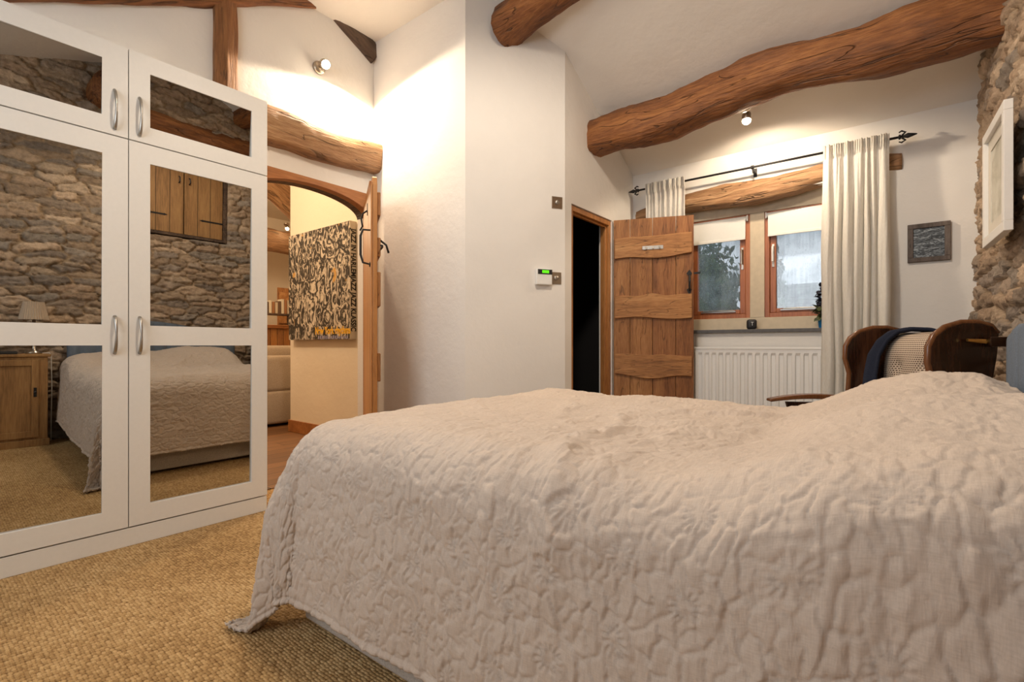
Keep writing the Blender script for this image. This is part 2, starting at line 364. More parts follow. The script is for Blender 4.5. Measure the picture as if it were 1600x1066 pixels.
def lathe(bm, prof, seg=24, M4=None):
    rings = []
    for r, z in prof:
        ring = []
        for k in range(seg):
            v = Vector((r * math.cos(2 * math.pi * k / seg), r * math.sin(2 * math.pi * k / seg), z))
            if M4 is not None: v = M4 @ v
            ring.append(bm.verts.new(v))
        rings.append(ring)
    for a, b in zip(rings, rings[1:]):
        for k in range(seg): bm.faces.new([a[k], a[(k + 1) % seg], b[(k + 1) % seg], b[k]])
    bm.faces.new(list(reversed(rings[0]))); bm.faces.new(rings[-1]); return bm
def grid_mesh(name, X, Y, Z, mat, parent=None, uv=None, smooth=True, col=None):
    n, m = X.shape; V = np.stack([X, Y, Z], -1).reshape(-1, 3)
    idx = np.arange(n * m).reshape(n, m)
    F = np.stack([idx[:-1, :-1], idx[1:, :-1], idx[1:, 1:], idx[:-1, 1:]], -1).reshape(-1, 4)
    me = bpy.data.meshes.new(name); me.vertices.add(len(V)); me.vertices.foreach_set('co', V.astype(np.float32).ravel())
    me.loops.add(F.size); me.loops.foreach_set('vertex_index', F.ravel().astype(np.int32))
    me.polygons.add(len(F)); me.polygons.foreach_set('loop_start', np.arange(0, F.size, 4, dtype=np.int32)); me.polygons.foreach_set('loop_total', np.full(len(F), 4, dtype=np.int32))
    me.update(calc_edges=True)
    me.polygons.foreach_set('use_smooth', [smooth] * len(F))
    if uv is not None:
        l = me.uv_layers.new(name='UVMap'); UV = np.stack(uv, -1).reshape(-1, 2)[F.ravel()]; l.data.foreach_set('uv', UV.astype(np.float32).ravel())
    if col is not None:
        c = me.color_attributes.new('Col', 'FLOAT_COLOR', 'POINT'); c.data.foreach_set('color', col.reshape(-1, 4).astype(np.float32).ravel())
    return link(name, me, mat, parent)
rng = np.random.RandomState(7)
def vnoise(x, y, scale, seed=0):
    r = np.random.RandomState(seed); T = r.rand(256, 256); x = x * scale; y = y * scale
    xi = np.floor(x).astype(int); yi = np.floor(y).astype(int); fx = x - xi; fy = y - yi
    fx = fx * fx * (3 - 2 * fx); fy = fy * fy * (3 - 2 * fy); g = lambda a, b: T[a % 256, b % 256]
    return (g(xi, yi) * (1 - fx) * (1 - fy) + g(xi + 1, yi) * fx * (1 - fy) + g(xi, yi + 1) * (1 - fx) * fy + g(xi + 1, yi + 1) * fx * fy) * 2 - 1
def fbm(x, y, s, seed=0, o=4):
    return sum(vnoise(x + 13.7 * i, y + 5.1 * i, s * 2 ** i, seed + i) * 0.5 ** i for i in range(o))
def sstep(a, b, x):
    t = np.clip((x - a) / (b - a), 0, 1); return t * t * (3 - 2 * t)

def log(name, A, Bp, w, h, mat, seed, label, cat='beam', bow=None, rough=0.02, sq=3.0, prof=None, seg=28, n=90, parent=None, group=None):
    """hewn timber from A to Bp: local x along it; bow(t) -> (side, up) offset; prof(t) -> (w scale, h scale)"""
    A = Vector(A); Bp = Vector(Bp); L = (Bp - A).length; d = (Bp - A).normalized()
    side = Vector((0, 0, 1)).cross(d)
    side = side.normalized() if side.length > 1e-3 else Vector((0, 1, 0)); up = d.cross(side)
    bm = B(); rings = []
    for i in range(n + 1):
        t = i / n; x = t * L; bo = bow(t) if bow else (0, 0); pf = prof(t) if prof else (1, 1); ring = []
        for k in range(seg):
            a = 2 * math.pi * k / seg; ca, sa = math.cos(a), math.sin(a)
            rr = 1 / (abs(ca) ** sq + abs(sa) ** sq) ** (1 / sq)
            nz = noise.noise(Vector((x * 1.6, ca * 1.0 + seed, sa * 1.0))) * rough * 2 + noise.noise(Vector((x * 6, ca * 2.5 + seed, sa * 2.5))) * rough * 0.7 + noise.noise(Vector((x * 18, ca * 6 + seed, sa * 6))) * rough * 0.25
            ring.append(bm.verts.new((x, ca * rr * (w / 2) * pf[0] + nz * ca + bo[0], sa * rr * (h / 2) * pf[1] + nz * sa + bo[1])))
        rings.append(ring)
    for a_, b_ in zip(rings, rings[1:]):
        for k in range(seg): bm.faces.new([a_[k], a_[(k + 1) % seg], b_[(k + 1) % seg], b_[k]])
    bm.faces.new(list(reversed(rings[0]))); bm.faces.new(rings[-1])
    o = obj(name, bm, mat, parent, smooth=True)
    o.matrix_local = Matrix.Translation(A) @ Matrix((d, side, up)).transposed().to_4x4()
    if label: tag(o, label, cat, group)
    return o

# ---------------------------------------------------------------- the room shell
def struct(name, bm, mat, **kw): return tag(obj(name, bm, mat, **kw), kind='structure')
WX = -3.30; CY = 2.43; DX = -1.92; NY = 4.23
struct('floor', box(B(), -3.5, 0.9, -1.8, 4.6, -0.1, 0), M['carpet'])
bm = B(); box(bm, -3.5, -2.35, -1.8, 2.54, 3.35, 3.5)   # flat over the wardrobe and arched door
SL = lambda y: 3.35 - 0.51 * (y - 2.54)
prism(bm, [(2.54, SL(2.54)), (4.8, SL(4.8)), (4.8, SL(4.8) + .15), (2.54, SL(2.54) + .15)], -3.5, 0.9, 'yz')
prism(bm, [(1.85, SL(1.85)), (2.54, SL(2.54)), (2.54, SL(2.54) + .15), (1.85, SL(1.85) + .15)], -2.35, 0.9, 'yz')
prism(bm, [(-1.8, 2.55), (1.85, SL(1.85)), (1.85, SL(1.85) + .15), (-1.8, 2.70)], -2.35, 0.9, 'yz')
prism(bm, [(-1.8, 2.55), (2.54, 3.35), (1.85, SL(1.85) + .15), (-1.8, 2.70)], -2.40, -2.35, 'yz')
struct('ceiling', bm, M['ceil'])
bm = B(); box(bm, -3.5, WX, -1.8, 1.42, 0, 3.4); box(bm, -3.5, WX, 2.42, CY + .12, 0, 3.4); box(bm, -3.5, WX, 1.42, 2.42, 2.14, 3.4)
struct('wall_left', bm, M['wall'])
struct('wall_alcove', box(B(), WX, -2.303, CY, CY + 0.12, 0, 3.4), M['wall'])
struct('wall_chamfer', prism(B(), [(-2.303, 2.43), (DX, 3.07), (-2.02, 3.10), (-2.40, 2.52)], 0, 3.4, 'xy'), M['wall'])
bm = B(); box(bm, DX - .12, DX, 3.07, 3.16, 0, 3.3); box(bm, DX - .12, DX, 3.81, NY, 0, 2.9); box(bm, DX - .12, DX, 3.16, 3.81, 2.0, 3.2)
struct('wall_cupboard_side', bm, M['wall'])
bm = B(); OX0, OX1 = -1.56, -0.27
box(bm, DX - .12, OX0, NY, NY + .36, 0, 2.75); box(bm, OX1, 0.9, NY, NY + .36, 0, 2.75); box(bm, OX0, OX1, NY, NY + .36, 0, 1.05); box(bm, OX0, OX1, NY, NY + .36, 2.13, 2.75)
struct('wall_back', bm, M['wall'])
# gable behind the photographer, with an opening invented to go with the fill light
bm = B(); box(bm, -3.5, -2.3, -1.8, -1.6, 0, 3.4); box(bm, -0.3, 0.9, -1.8, -1.6, 0, 3.4); box(bm, -2.3, -0.3, -1.8, -1.6, 0, 1.05); box(bm, -2.3, -0.3, -1.8, -1.6, 2.45, 3.4)
struct('wall_front', bm, M['wall'])
# dark walk-in cupboard behind the ledged door
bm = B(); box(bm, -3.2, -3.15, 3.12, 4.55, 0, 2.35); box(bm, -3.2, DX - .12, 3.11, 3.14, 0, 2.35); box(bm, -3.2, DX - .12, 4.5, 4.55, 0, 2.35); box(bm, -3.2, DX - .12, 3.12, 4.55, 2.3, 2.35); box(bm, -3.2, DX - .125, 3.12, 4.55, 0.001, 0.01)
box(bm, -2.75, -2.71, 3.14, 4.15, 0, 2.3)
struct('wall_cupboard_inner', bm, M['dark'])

# rubble stone wall
def stone_wall():
    ys = np.arange(-1.7, 4.26, 0.0115); zs = np.arange(0, 3.76, 0.0115)
    Yg, Zg = np.meshgrid(ys, zs, indexing='ij')
    wy = Yg + 0.05 * fbm(Yg, Zg, 4, 1); wz = Zg + 0.020 * fbm(Yg, Zg, 5, 9) + 0.006 * fbm(Yg, Zg, 30, 11)
    seeds = []; z = 0.0; r = np.random.RandomState(3)
    while z < 3.8:
        h = r.uniform(0.04, 0.10); y = -1.9 + r.rand() * 0.3
        while y < 4.4:
            wd = r.uniform(0.12, 0.42); seeds.append((y + wd / 2, z + h / 2 + r.uniform(-.02, .02), h)); y += wd
        z += h
    S = np.array(seeds); D1 = np.full(Yg.shape, 9.0); D2 = D1.copy(); I1 = np.zeros(Yg.shape, int)
    for i, (sy, sz, sh) in enumerate(S):
        a0 = max(0, int((sy - .55 + 1.7) / .0115)); a1 = int((sy + .55 + 1.7) / .0115); b0 = max(0, int((sz - .25) / .0115)); b1 = int((sz + .25) / .0115)
        if a1 <= 0: continue
        sl = (slice(a0, a1), slice(b0, b1)); yy = wy[sl]; zz = wz[sl]
        d = (np.abs((yy - sy) / 3.0) ** 3 + np.abs(zz - sz) ** 3) ** (1 / 3)
        d1 = D1[sl]; d2 = D2[sl]; n1 = d < d1
        D2[sl] = np.where(n1, d1, np.minimum(d2, d)); I1[sl] = np.where(n1, i, I1[sl]); D1[sl] = np.where(n1, d, d1)
    e = D2 - D1; ro = r.rand(len(S)); rt = r.rand(len(S)) - .5
    face = sstep(0.001, 0.014, e)
    h = face * (0.018 + 0.026 * ro[I1]) + rt[I1] * face * (wz - S[I1, 1]) * 0.35
    h += 0.008 * fbm(Yg, Zg, 9, 21) + 0.008 * fbm(Yg, Zg * 2.2, 26, 31, 4)
    base = 0.445 - 0.055 * sstep(2.9, 4.0, Yg) + 0.012 * fbm(Yg, Zg, 1.1, 5, 2)
    X = base - h
    rec = (Yg > 1.64) & (Yg < 2.53) & (Zg > 2.04) & (Zg < 2.86); X = np.where(rec, 0.62, X)
    pal = np.array([(0.42, 0.30, 0.19), (0.35, 0.245, 0.155), (0.48, 0.36, 0.24), (0.33, 0.25, 0.18), (0.39, 0.27, 0.17), (0.27, 0.215, 0.17), (0.47, 0.34, 0.22), (0.30, 0.25, 0.20)])
    ci = r.randint(0, len(pal), len(S)); pal = pal * .80 + pal.mean(axis=1, keepdims=True) * .26; c = pal[ci][I1] * (0.8 + 0.4 * r.rand(len(S)))[I1][..., None]
    mort = np.array((0.36, 0.27, 0.18)); c = c * face[..., None] + mort * (1 - face[..., None])
    c = np.concatenate([c, np.ones(c.shape[:2] + (1,))], -1)
    o = grid_mesh('wall_right', X[::-1], Yg[::-1], Zg[::-1], M['stone'], col=c[::-1])
    tag(o, kind='structure')
stone_wall()
struct('wall_right_backing', box(B(), 0.64, 0.9, -1.8, 4.6, 0, 3.8), M['dark'])

# lounge beyond the arched doorway
struct('floor_lounge', box(B(), -10.5, -3.5, -2.2, 6.0, -0.1, -0.002), M['boards'])
struct('trim_threshold', box(B(), -3.5, -3.28, 1.43, 2.35, 0, 0.006), M['boards'])
struct('ceiling_lounge', box(B(), -10.5, -3.5, -2.2, 6.0, 3.6, 3.7), M['wallL'])
struct('wall_lounge_picture', box(B(), -5.33, -3.5, 2.82, 5.9, 0, 3.6), M['wallL'])
bm = B(); box(bm, -10.5, -10.3, -2.2, 6.0, 0, 3.6); box(bm, -10.5, -5.3, 5.8, 6.0, 0, 3.6); box(bm, -10.5, -3.5, -2.2, -2.0, 0, 3.6)
struct('wall_lounge_far', bm, M['wallL'])
bm = B(); box(bm, -5.345, -3.5, 2.802, 2.82, 0, 0.13); box(bm, -5.348, -5.33, 2.82, 5.8, 0, 0.13); struct('baseboard_lounge', bm, M['pinex'], bevel=0.004)

# ---------------------------------------------------------------- door frames
def arch_pts(y0, y1, zs, za, n=24):
    c = (y0 + y1) / 2; a = (y1 - y0) / 2
    return [(c - a * math.cos(math.pi * k / n), zs + (za - zs) * math.sin(math.pi * k / n)) for k in range(n + 1)]
y0, y1 = 1.46, 2.38
bm = B(); ap = arch_pts(y0, y1, 1.96, 2.10)
pts = [(1.42, 2.14), (1.42, 0), (y0, 0)] + ap + [(y1, 0), (2.36, 0), (2.36, 2.14)]
# build as strips to keep faces convex
def quad_strip(bm, lo, hi, x0, x1):
    for (a, b), (c, d) in zip(zip(lo, lo[1:]), zip(hi, hi[1:])): prism(bm, [a, b, d, c], x0, x1, 'yz')
lo = ap; hi = [(p[0], 2.14) for p in ap]; hi[0] = (1.42, 2.14); hi[-1] = (2.42, 2.14)
quad_strip(bm, lo, hi, -3.37, -3.30)
box(bm, -3.37, -3.30, 1.42, y0, 0, 1.96); box(bm, -3.37, -3.30, y1, 2.42, 0, 1.96)
prism(bm, [(1.42, 1.96), (y0, 1.96), (1.42, 2.14)], -3.37, -3.30, 'yz'); prism(bm, [(2.42, 1.96), (2.42, 2.14), (y1, 1.96)], -3.37, -3.30, 'yz')
struct('door_1', bm, M['pinex'])
bm = B(); quad_strip(bm, lo, [(p[0], p[1] + 0.03) for p in ap], -3.45, -3.371); struct('trim_1', bm, M['logdark'])
# cupboard door frame (three members)
bm = B(); box(bm, DX - .09, DX - .01, 3.16, 3.20, 0, 1.995); box(bm, DX - .09, DX - .01, 3.775, 3.81, 0, 1.995); box(bm, DX - .09, DX - .01, 3.20, 3.775, 1.955, 1.995)
box(bm, DX - .06, DX - .035, 3.76, 3.776, 0, 1.955); box(bm, DX - .06, DX - .035, 3.2, 3.76, 1.94, 1.956)
struct('door_2', bm, M['pine'], bevel=0.003)

# ---------------------------------------------------------------- arched doorway leaf
lf = thing('ledged_door', 'orange pine plank door standing open in the arched doorway, seen nearly edge on', 'door', (-3.285, 2.325, 0), math.atan2(-0.40, 0.64))
bm = B(); Wd = 0.76
pr = [(0, 0.01), (0, 2.04), (Wd - 0.06, 2.04), (Wd - 0.02, 2.02), (Wd, 1.97), (Wd, 0.01)]
prism(bm, pr, 0.012, 0.040, 'xz'); obj('board_panel', bm, M['pine'], lf, bevel=0.003)
for k in range(6):
    obj('plank', box(B(), 0.005 + k * 0.125, 0.125 + k * 0.125, 0.0, 0.0118, 0.012, 1.98 if k == 5 else 2.035), M['pine'], lf, bevel=0.003)
for z0, z1 in ((1.78, 1.93), (1.52, 1.64), (1.20, 1.42), (0.72, 0.90), (0.12, 0.26)):
    obj('batten', box(B(), 0.02, Wd - 0.015, 0.040, 0.062, z0, z1), M['plank'], lf, bevel=0.005)
bm = B(); tube(bm, [(Wd - .05, 0, 1.69), (Wd - .05, -.045, 1.69), (Wd - .05, -.06, 1.65), (Wd - .05, -.06, 1.53), (Wd - .05, -.045, 1.48), (Wd - .05, 0, 1.47)], [.005, .007, .008, .008, .007, .005], 10)
lathe(bm, [(0.004, 0), (.016, .002), (.016, .006), (.004, .008)], 14, Matrix.Translation((Wd - .05, 0, 1.47)) @ Matrix.Rotation(R(90), 4, 'X'))
obj('door_handle', bm, M['iron'], lf, smooth=True)
bm = B(); tube(bm, [(Wd - .14, 0.06, 1.575), (Wd - .05, 0.075, 1.585), (Wd + .0, 0.07, 1.585), (Wd + .03, .06, 1.58)], .007, 8); tube(bm, [(Wd - .05, 0.06, 1.63), (Wd - .05, 0.10, 1.60), (Wd - .05, .115, 1.55)], .007, 8)
obj('latch', bm, M['iron'], lf, smooth=True)
bm = B(); tube(bm, [(.45, -.002, 1.88), (.45, -.03, 1.86), (.45, -.042, 1.82), (.45, -.034, 1.77), (.45, -.05, 1.74)], .006, 8); box(bm, .44, .46, -.004, 0, 1.85, 1.93)
obj('coat_hook', bm, M['iron'], lf)

# ---------------------------------------------------------------- ledged cupboard door
F2 = math.atan2(0.228, 0.585)
cd = thing('ledged_door', 'brown plank door with three wavy cross ledges standing open before the dark cupboard', 'door', (-1.905, 3.81, 0), F2)
Wd = 0.635; xs = [0, 0.135, 0.315, 0.497, Wd]
for k in range(4):
    obj('plank', box(B(), xs[k] + 0.0015, xs[k + 1] - 0.0015, 0.0, 0.026, 0.012, 2.0), M['plank'] if k in (0, 1) else M['plank2'], cd, bevel=0.003)
def ledge(z0, z1, f0, f1):
    n = 40; bm = B(); lo = []; hi = []
    for i in range(n + 1):
        t = i / n; x = 0.012 + t * (Wd - 0.028); lo.append((x, z0 + f0(t))); hi.append((x, z1 + f1(t)))
    prism(bm, lo + hi[::-1], -0.024, -0.0005, 'xz')
    return obj('ledge', bm, M['ledge'], cd, bevel=0.003)
ledge(1.665, 1.84, lambda t: 0.012 * math.sin(t * 7 + 0.5) - .015 * (t < .0) + 0.02 * t, lambda t: 0.018 * t + 0.003 * math.sin(9 * t))
ledge(1.175, 1.36, lambda t: 0.010 * math.sin(t * 6), lambda t: 0.012 * math.sin(t * 14 + 1) * math.exp(-((t - .5) / .3) ** 2) + 0.004)
ledge(0.70, 0.88, lambda t: 0.016 * math.cos(t * 7) - .01 * t, lambda t: -0.012 * t + 0.004 * math.sin(12 * t))
hp = obj('hook_plate', box(B(), 0.235, 0.40, -0.029, -0.0245, 1.735, 1.765), M['steel'], cd, bevel=0.001)
tag(hp, 'nickel plate with three small coat hooks')
for x in (0.265, 0.318, 0.37):
    bm = B(); tube(bm, [(x, -.029, 1.755), (x, -.05, 1.752), (x, -.052, 1.738)], .0045, 8); obj('hook', bm, M['steel'], hp)
bm = B(); x = Wd - 0.035
tube(bm, [(x, -.002, 1.515), (x, -.035, 1.505), (x, -.048, 1.46), (x, -.04, 1.41), (x, -.004, 1.39)], [.007, .008, .009, .008, .006], 10)
prism(bm, [(x - .022, 1.53), (x, 1.56), (x + .022, 1.53), (x, 1.50)], -.006, -.0005, 'xz'); prism(bm, [(x - .02, 1.40), (x, 1.415), (x + .02, 1.40), (x, 1.35)], -.006, -.0005, 'xz')
hh = obj('door_handle', bm, M['iron'], cd)
bm = B(); box(bm, Wd, Wd + 0.05, 0.004, 0.018, 1.525, 1.54); obj('latch', bm, M['iron'], cd)

# ---------------------------------------------------------------- wardrobe
FX = -2.875
wd = thing('wardrobe', 'tall white wardrobe with four mirrored panel doors against the left wall', 'wardrobe', (-3.08, 0.73, 0))
ox, oy = 3.08, -0.73
def wl(bm):   # world -> wardrobe local
    for v in bm.verts: v.co = v.co + Vector((ox, oy, 0))
    return bm
bm = B(); box(bm, -3.285, FX - .027, 0.078, 1.383, 0.09, 2.352); obj('carcass', wl(bm), M['white'], wd, bevel=0.002)
obj('plinth', wl(box(B(), -3.28, FX - .004, 0.078, 1.383, 0.0, 0.085)), M['white'], wd, bevel=0.002)
def wdoor(ya, yb, za, zb, panes, hy, hz0, hz1, tilt, yaw):
    """frame members with mirror panes; panes: list of (ya, yb, za, zb)"""
    bm = B(); pa, pb = panes[0][0], panes[0][1]; x0, x1 = FX - .02, FX
    box(bm, x0, x1, ya, pa, za, zb); box(bm, x0, x1, pb, yb, za, zb); z = za
    for (_, _, c, d) in sorted(panes, key=lambda p: p[2]): box(bm, x0, x1, pa, pb, z, c); z = d
    box(bm, x0, x1, pa, pb, z, zb)
    bmesh.ops.remove_doubles(bm, verts=bm.verts, dist=1e-5)
    d_ = obj('door', wl(bm), M['white'], wd, bevel=0.0)
    for (a, b, c, d) in panes:
        cx, cy, cz = FX - .012, (a + b) / 2, (c + d) / 2
        # loosely held glass leans a degree inside its rebate
        bm = B(); box(bm, -.0015, .0015, -(b - a) / 2 + .0, (b - a) / 2, -(d - c) / 2 - .0, (d - c) / 2)
        tt = min(tilt, 0.016 / (d - c)); 
        for v in bm.verts: v.co.x += v.co.z * tt + v.co.y * yaw
        for v in bm.verts: v.co += Vector((cx, cy, cz))
        mo = obj('mirror', wl(bm), M['mirror'], d_)
    bm = B(); n = 14; pts = []
    for i in range(n + 1):
        t = i / n; pts.append((FX + .001 + 0.030 * math.sin(math.pi * t) ** 0.6, hy, hz0 + (hz1 - hz0) * t))
    tube(bm, pts, [0.0045 + 0.003 * abs(math.cos(math.pi * i / n)) for i in range(n + 1)], 10)
    obj('handle', wl(bm), M['steel'], d_, smooth=True)
TL = 0.0125
wdoor(0.080, 0.729, 1.928, 2.353, [(0.175, 0.632, 2.008, 2.268)], 0.678, 1.955, 2.135, 0.03, 0.030)
wdoor(0.080, 0.729, 0.092, 1.922, [(0.175, 0.632, 1.046, 1.832), (0.175, 0.632, 0.182, 0.950)], 0.678, 0.913, 1.085, TL, 0.030)
wdoor(0.733, 1.383, 1.928, 2.353, [(0.817, 1.297, 2.008, 2.268)], 0.774, 1.955, 2.135, 0.045, 0.0)
wdoor(0.733, 1.383, 0.092, 1.922, [(0.817, 1.297, 1.046, 1.832), (0.817, 1.297, 0.182, 0.950)], 0.774, 0.913, 1.085, TL, 0.0)

# ---------------------------------------------------------------- timbers
# purlin over the window bay
def pb(t): return (0.0, 0.045 * math.sin(t * 3.1) - 0.025 * math.exp(-((t - 0.22) / .10) ** 2) + .012 * math.sin(t * 15))
log('ceiling_beam', (DX - .05, 3.52, 2.585), (0.5, 3.52, 2.64), 0.25, 0.25, M['log'], 1.3, 'long rough-hewn oak beam crossing the sloping ceiling from white wall to stone wall', bow=pb, rough=0.022, sq=3.2,
    prof=lambda t: (1.0, 1.0 + 0.13 * math.exp(-((t - 0.2) / .10) ** 2) + 0.16 * t + .12 * math.exp(-((t - 0.9) / .15) ** 2)))
def pb2(t): return (0.0, 0.30 * t - 0.02)
log('ceiling_beam', (-2.16, 2.66, 3.13), (0.5, 2.66, 3.16), 0.27, 0.24, M['log'], 5.1, 'thick hewn beam end high at the top edge beside the angled white wall', bow=lambda t: (0, 0.16 * math.sin(min(1, t * 3) * math.pi / 2)), rough=0.018, sq=3.0)
log('wall_beam', (WX - .02, 0.25, 2.61), (WX - .02, 2.0, 3.50), 0.14, 0.20, M['log'], 2.2, 'sloping hewn rafter along the top of the wall above the wardrobe', rough=0.012, sq=5)
log('wall_beam', (WX - .02, 2.0, 3.485), (WX - .02, 2.44, 3.245), 0.10, 0.17, M['logdark'], 8.2, 'short dark rafter end showing in the upper corner right of the wall spot', rough=0.008, sq=5, n=30)
bm = B()
def upright(name, y, z0, z1, wdt, label):
    bm = B(); n = 30; rings = []
    for i in range(n + 1):
        z = z0 + (z1 - z0) * i / n; a = noise.noise(Vector((z * 3, 1, 0))) * .015; b = noise.noise(Vector((z * 3, 9, 0))) * .015
        rings.append([bm.verts.new(p) for p in ((WX - .05, y - wdt / 2 + a, z), (WX + .03, y - wdt / 2 + a, z), (WX + .045, y + a, z), (WX + .03, y + wdt / 2 + b, z), (WX - .05, y + wdt / 2 + b, z))])
    for p, q in zip(rings, rings[1:]):
        for k in range(5): bm.faces.new([p[k], p[(k + 1) % 5], q[(k + 1) % 5], q[k]])
    bm.faces.new(rings[0]); bm.faces.new(rings[-1])
    tag(obj(name, bm, M['logz'], bevel=0.008), label, 'beam')
upright('wall_post', 1.325, 2.1, 3.10, 0.135, 'upright oak post rising behind the wardrobe top to the sloping rafter')
log('lintel_beam', (WX - .02, 1.2, 2.365), (WX - .02, CY + 0.02, 2.405), 0.25, 0.225, M['logpale'], 3.7, 'pale rough-hewn lintel timber over the arched doorway', bow=lambda t: (0, 0.018 * math.sin(t * 7)), rough=0.014, sq=7)
log('lintel_beam', (-1.88, 4.285, 2.165), (0.0, 4.285, 2.175), 0.15, 0.165, M['logpale'], 6.4, 'gnarled curved lintel timber above the two casement windows', bow=lambda t: (0, 0.01 - 0.055 * (2 * abs(t - .5)) ** 2 * (t < .5) + 0.02 * math.sin(t * 9)), rough=0.016, sq=4,
    prof=lambda t: (1, 0.62 + 0.4 * math.sin(math.pi * min(1, t * 1.1)) ** 0.7 if t < .9 else 0.8))
log('lintel_beam', (0.50, 1.25, 2.985), (0.50, 2.95, 2.945), 0.34, 0.23, M['log'], 9.4, 'old dark lintel timber over the cupboard in the stone wall', rough=0.025, sq=3)
log('ceiling_beam', (0.22, 1.18, 3.20), (0.55, 1.18, 3.20), 0.30, 0.30, M['log'], 4.4, 'sawn beam end projecting from the top of the stone wall', rough=0.015, sq=2.6, n=20)
# lounge timbers
log('lounge_beam', (-6.2, 2.2, 3.38), (-6.2, 4.3, 2.12), 0.18, 0.30, M['logpale'], 12.0, 'slanting hewn roof brace in the lounge beyond the arched doorway', bow=lambda t: (0, 0.05 * math.sin(t * 5)), rough=0.02)
log('lounge_beam', (-8.8, 0.5, 2.86), (-8.8, 5.79, 2.80), 0.2, 0.40, M['logpale'], 14.0, 'level hewn beam crossing the far end of the lounge', rough=0.02)

# ---------------------------------------------------------------- windows
bm = B(); ya, yb = 4.37, 4.50
box(bm, OX0, OX1, ya, yb, 2.02, 2.13); box(bm, OX0, OX1, ya, yb, 1.075, 1.175); box(bm, -0.972, -0.864, ya, yb, 1.175, 2.02); box(bm, OX0, -1.475, ya, yb, 1.175, 2.02); box(bm, -0.36, OX1, ya, yb, 1.175, 2.02)
struct('trim_2', bm, M['stone_trim'], bevel=0.004)
struct('windowsill', box(B(), OX0, OX1, 4.19, 4.52, 1.050, 1.077), M['slate'], bevel=0.003)
def casement(n, x0, x1, hinge_left):
    o = bpy.data.objects.new('window_%d' % n, None); COL.objects.link(o); o.location = ((x0 + x1) / 2, 4.41, 1.175); tag(o, kind='structure')
    cx = (x0 + x1) / 2; hw = (x1 - x0) / 2; H = 0.845
    bm = B(); f = .035
    box(bm, -hw, -hw + f, -.03, .05, 0, H); box(bm, hw - f, hw, -.03, .05, 0, H); box(bm, -hw + f, hw - f, -.03, .05, 0, f); box(bm, -hw + f, hw - f, -.03, .05, H - f, H)
    obj('window_frame', bm, M['sash'], o, bevel=0.003)
    g = f + .045; bm = B()
    box(bm, -hw + f + .002, -hw + g, -.02, .03, f + .002, H - f - .002); box(bm, hw - g, hw - f - .002, -.02, .03, f + .002, H - f - .002)
    box(bm, -hw + g, hw - g, -.02, .03, f + .002, g - .01); box(bm, -hw + g, hw - g, -.02, .03, H - g, H - f - .002)
    s = obj('sash', bm, M['sash'], o, bevel=0.004)
    obj('pane', box(B(), -hw + g, hw - g, .002, .006, g - .01, H - g), M['glass'], s)
    sx = (hw - g + .02) if hinge_left else (-hw + g - .02)
    bm = B(); box(bm, sx - .008, sx + .008, -.026, -.020, .40, .58); tube(bm, [(sx, -.024, .56), (sx, -.05, .555), (sx, -.053, .53), (sx, -.05, .44)], .008, 10)
    obj('window_handle', bm, M['brassplate'] if hinge_left else M['plastic'], s)
    bm = B(); box(bm, -.14, .14, -.034, -.022, .052, .060); tube(bm, [(-.12, -.03, .064), (.0, -.034, .066), (.13, -.03, .062)], .005, 8)
    obj('window_stay', bm, M['steel'], s)
    return o
casement(1, -1.475, -0.972, True); casement(2, -0.864, -0.36, False)
def blind(x0, x1, label):
    t = thing('roller_blind', label, 'blind', ((x0 + x1) / 2, 4.375, 1.985), group=None)
    hw = (x1 - x0) / 2
    bm = B(); tube(bm, [(-hw, 0, 0), (hw, 0, 0)], .021, 20); obj('roller', bm, M['blind'], t, smooth=True)
    obj('fabric', box(B(), -hw + .012, hw - .012, -.021, -.0195, -.15, 0), M['blind'], t)
    obj('hem_bar', box(B(), -hw + .012, hw - .012, -.026, -.015, -.172, -.150), M['blind'], t, bevel=0.002)
    for s in (-1, 1): obj('bracket', box(B(), s * hw - (.001 if s > 0 else .006), s * hw + (.006 if s > 0 else .001), -.024, .022, -.024, .024), M['plastic'], t, bevel=0.002)
    return t
blind(-1.46, -0.99, 'white roller blind pulled a little down on the left casement beside the open door')
blind(-0.848, -0.375, 'white roller blind pulled a little down on the right casement beside the long curtain')

# outdoors
struct('ground_outside', box(B(), -30, 30, 4.9, 60, -0.5, -0.4), M['grass'])
def bush(cx, cy, cz, rx, ry, rz, n, seed, label):
    r = random.Random(seed); bm = B()
    for i in range(n):
        a = r.uniform(0, 2 * math.pi); e = math.asin(r.uniform(-1, 1)); q = r.uniform(.72, 1.02)
        p = Vector((cx + rx * q * math.cos(a) * math.cos(e), cy + ry * q * math.sin(a) * math.cos(e), cz + rz * q * math.sin(e)))
        if p.z < -0.38: continue
        m4 = Matrix.Translation(p) @ Euler((r.uniform(0, 6), r.uniform(0, 6), r.uniform(0, 6))).to_matrix().to_4x4(); s = r.uniform(.03, .075)
        bm.faces.new([bm.verts.new(m4 @ Vector(v)) for v in ((-s, 0, 0), (-s * .2, s * .45, .01), (s, 0, 0), (-s * .2, -s * .45, .01))])
    bmesh.ops.create_icosphere(bm, subdivisions=3, radius=1, matrix=Matrix.Translation((cx, cy, cz)) @ Matrix.Diagonal((rx * .78, ry * .78, rz * .78, 1)))
    tag(obj('garden_bush', bm, M['foliage']), label, 'bush')
bush(-2.35, 7.5, .95, .72, .6, 1.75, 3800, 2, 'leafy green bush outside the left casement')
bush(-1.33, 7.3, .7, .16, .3, 1.7, 900, 3, 'narrow dark shrub outside between the two casements')
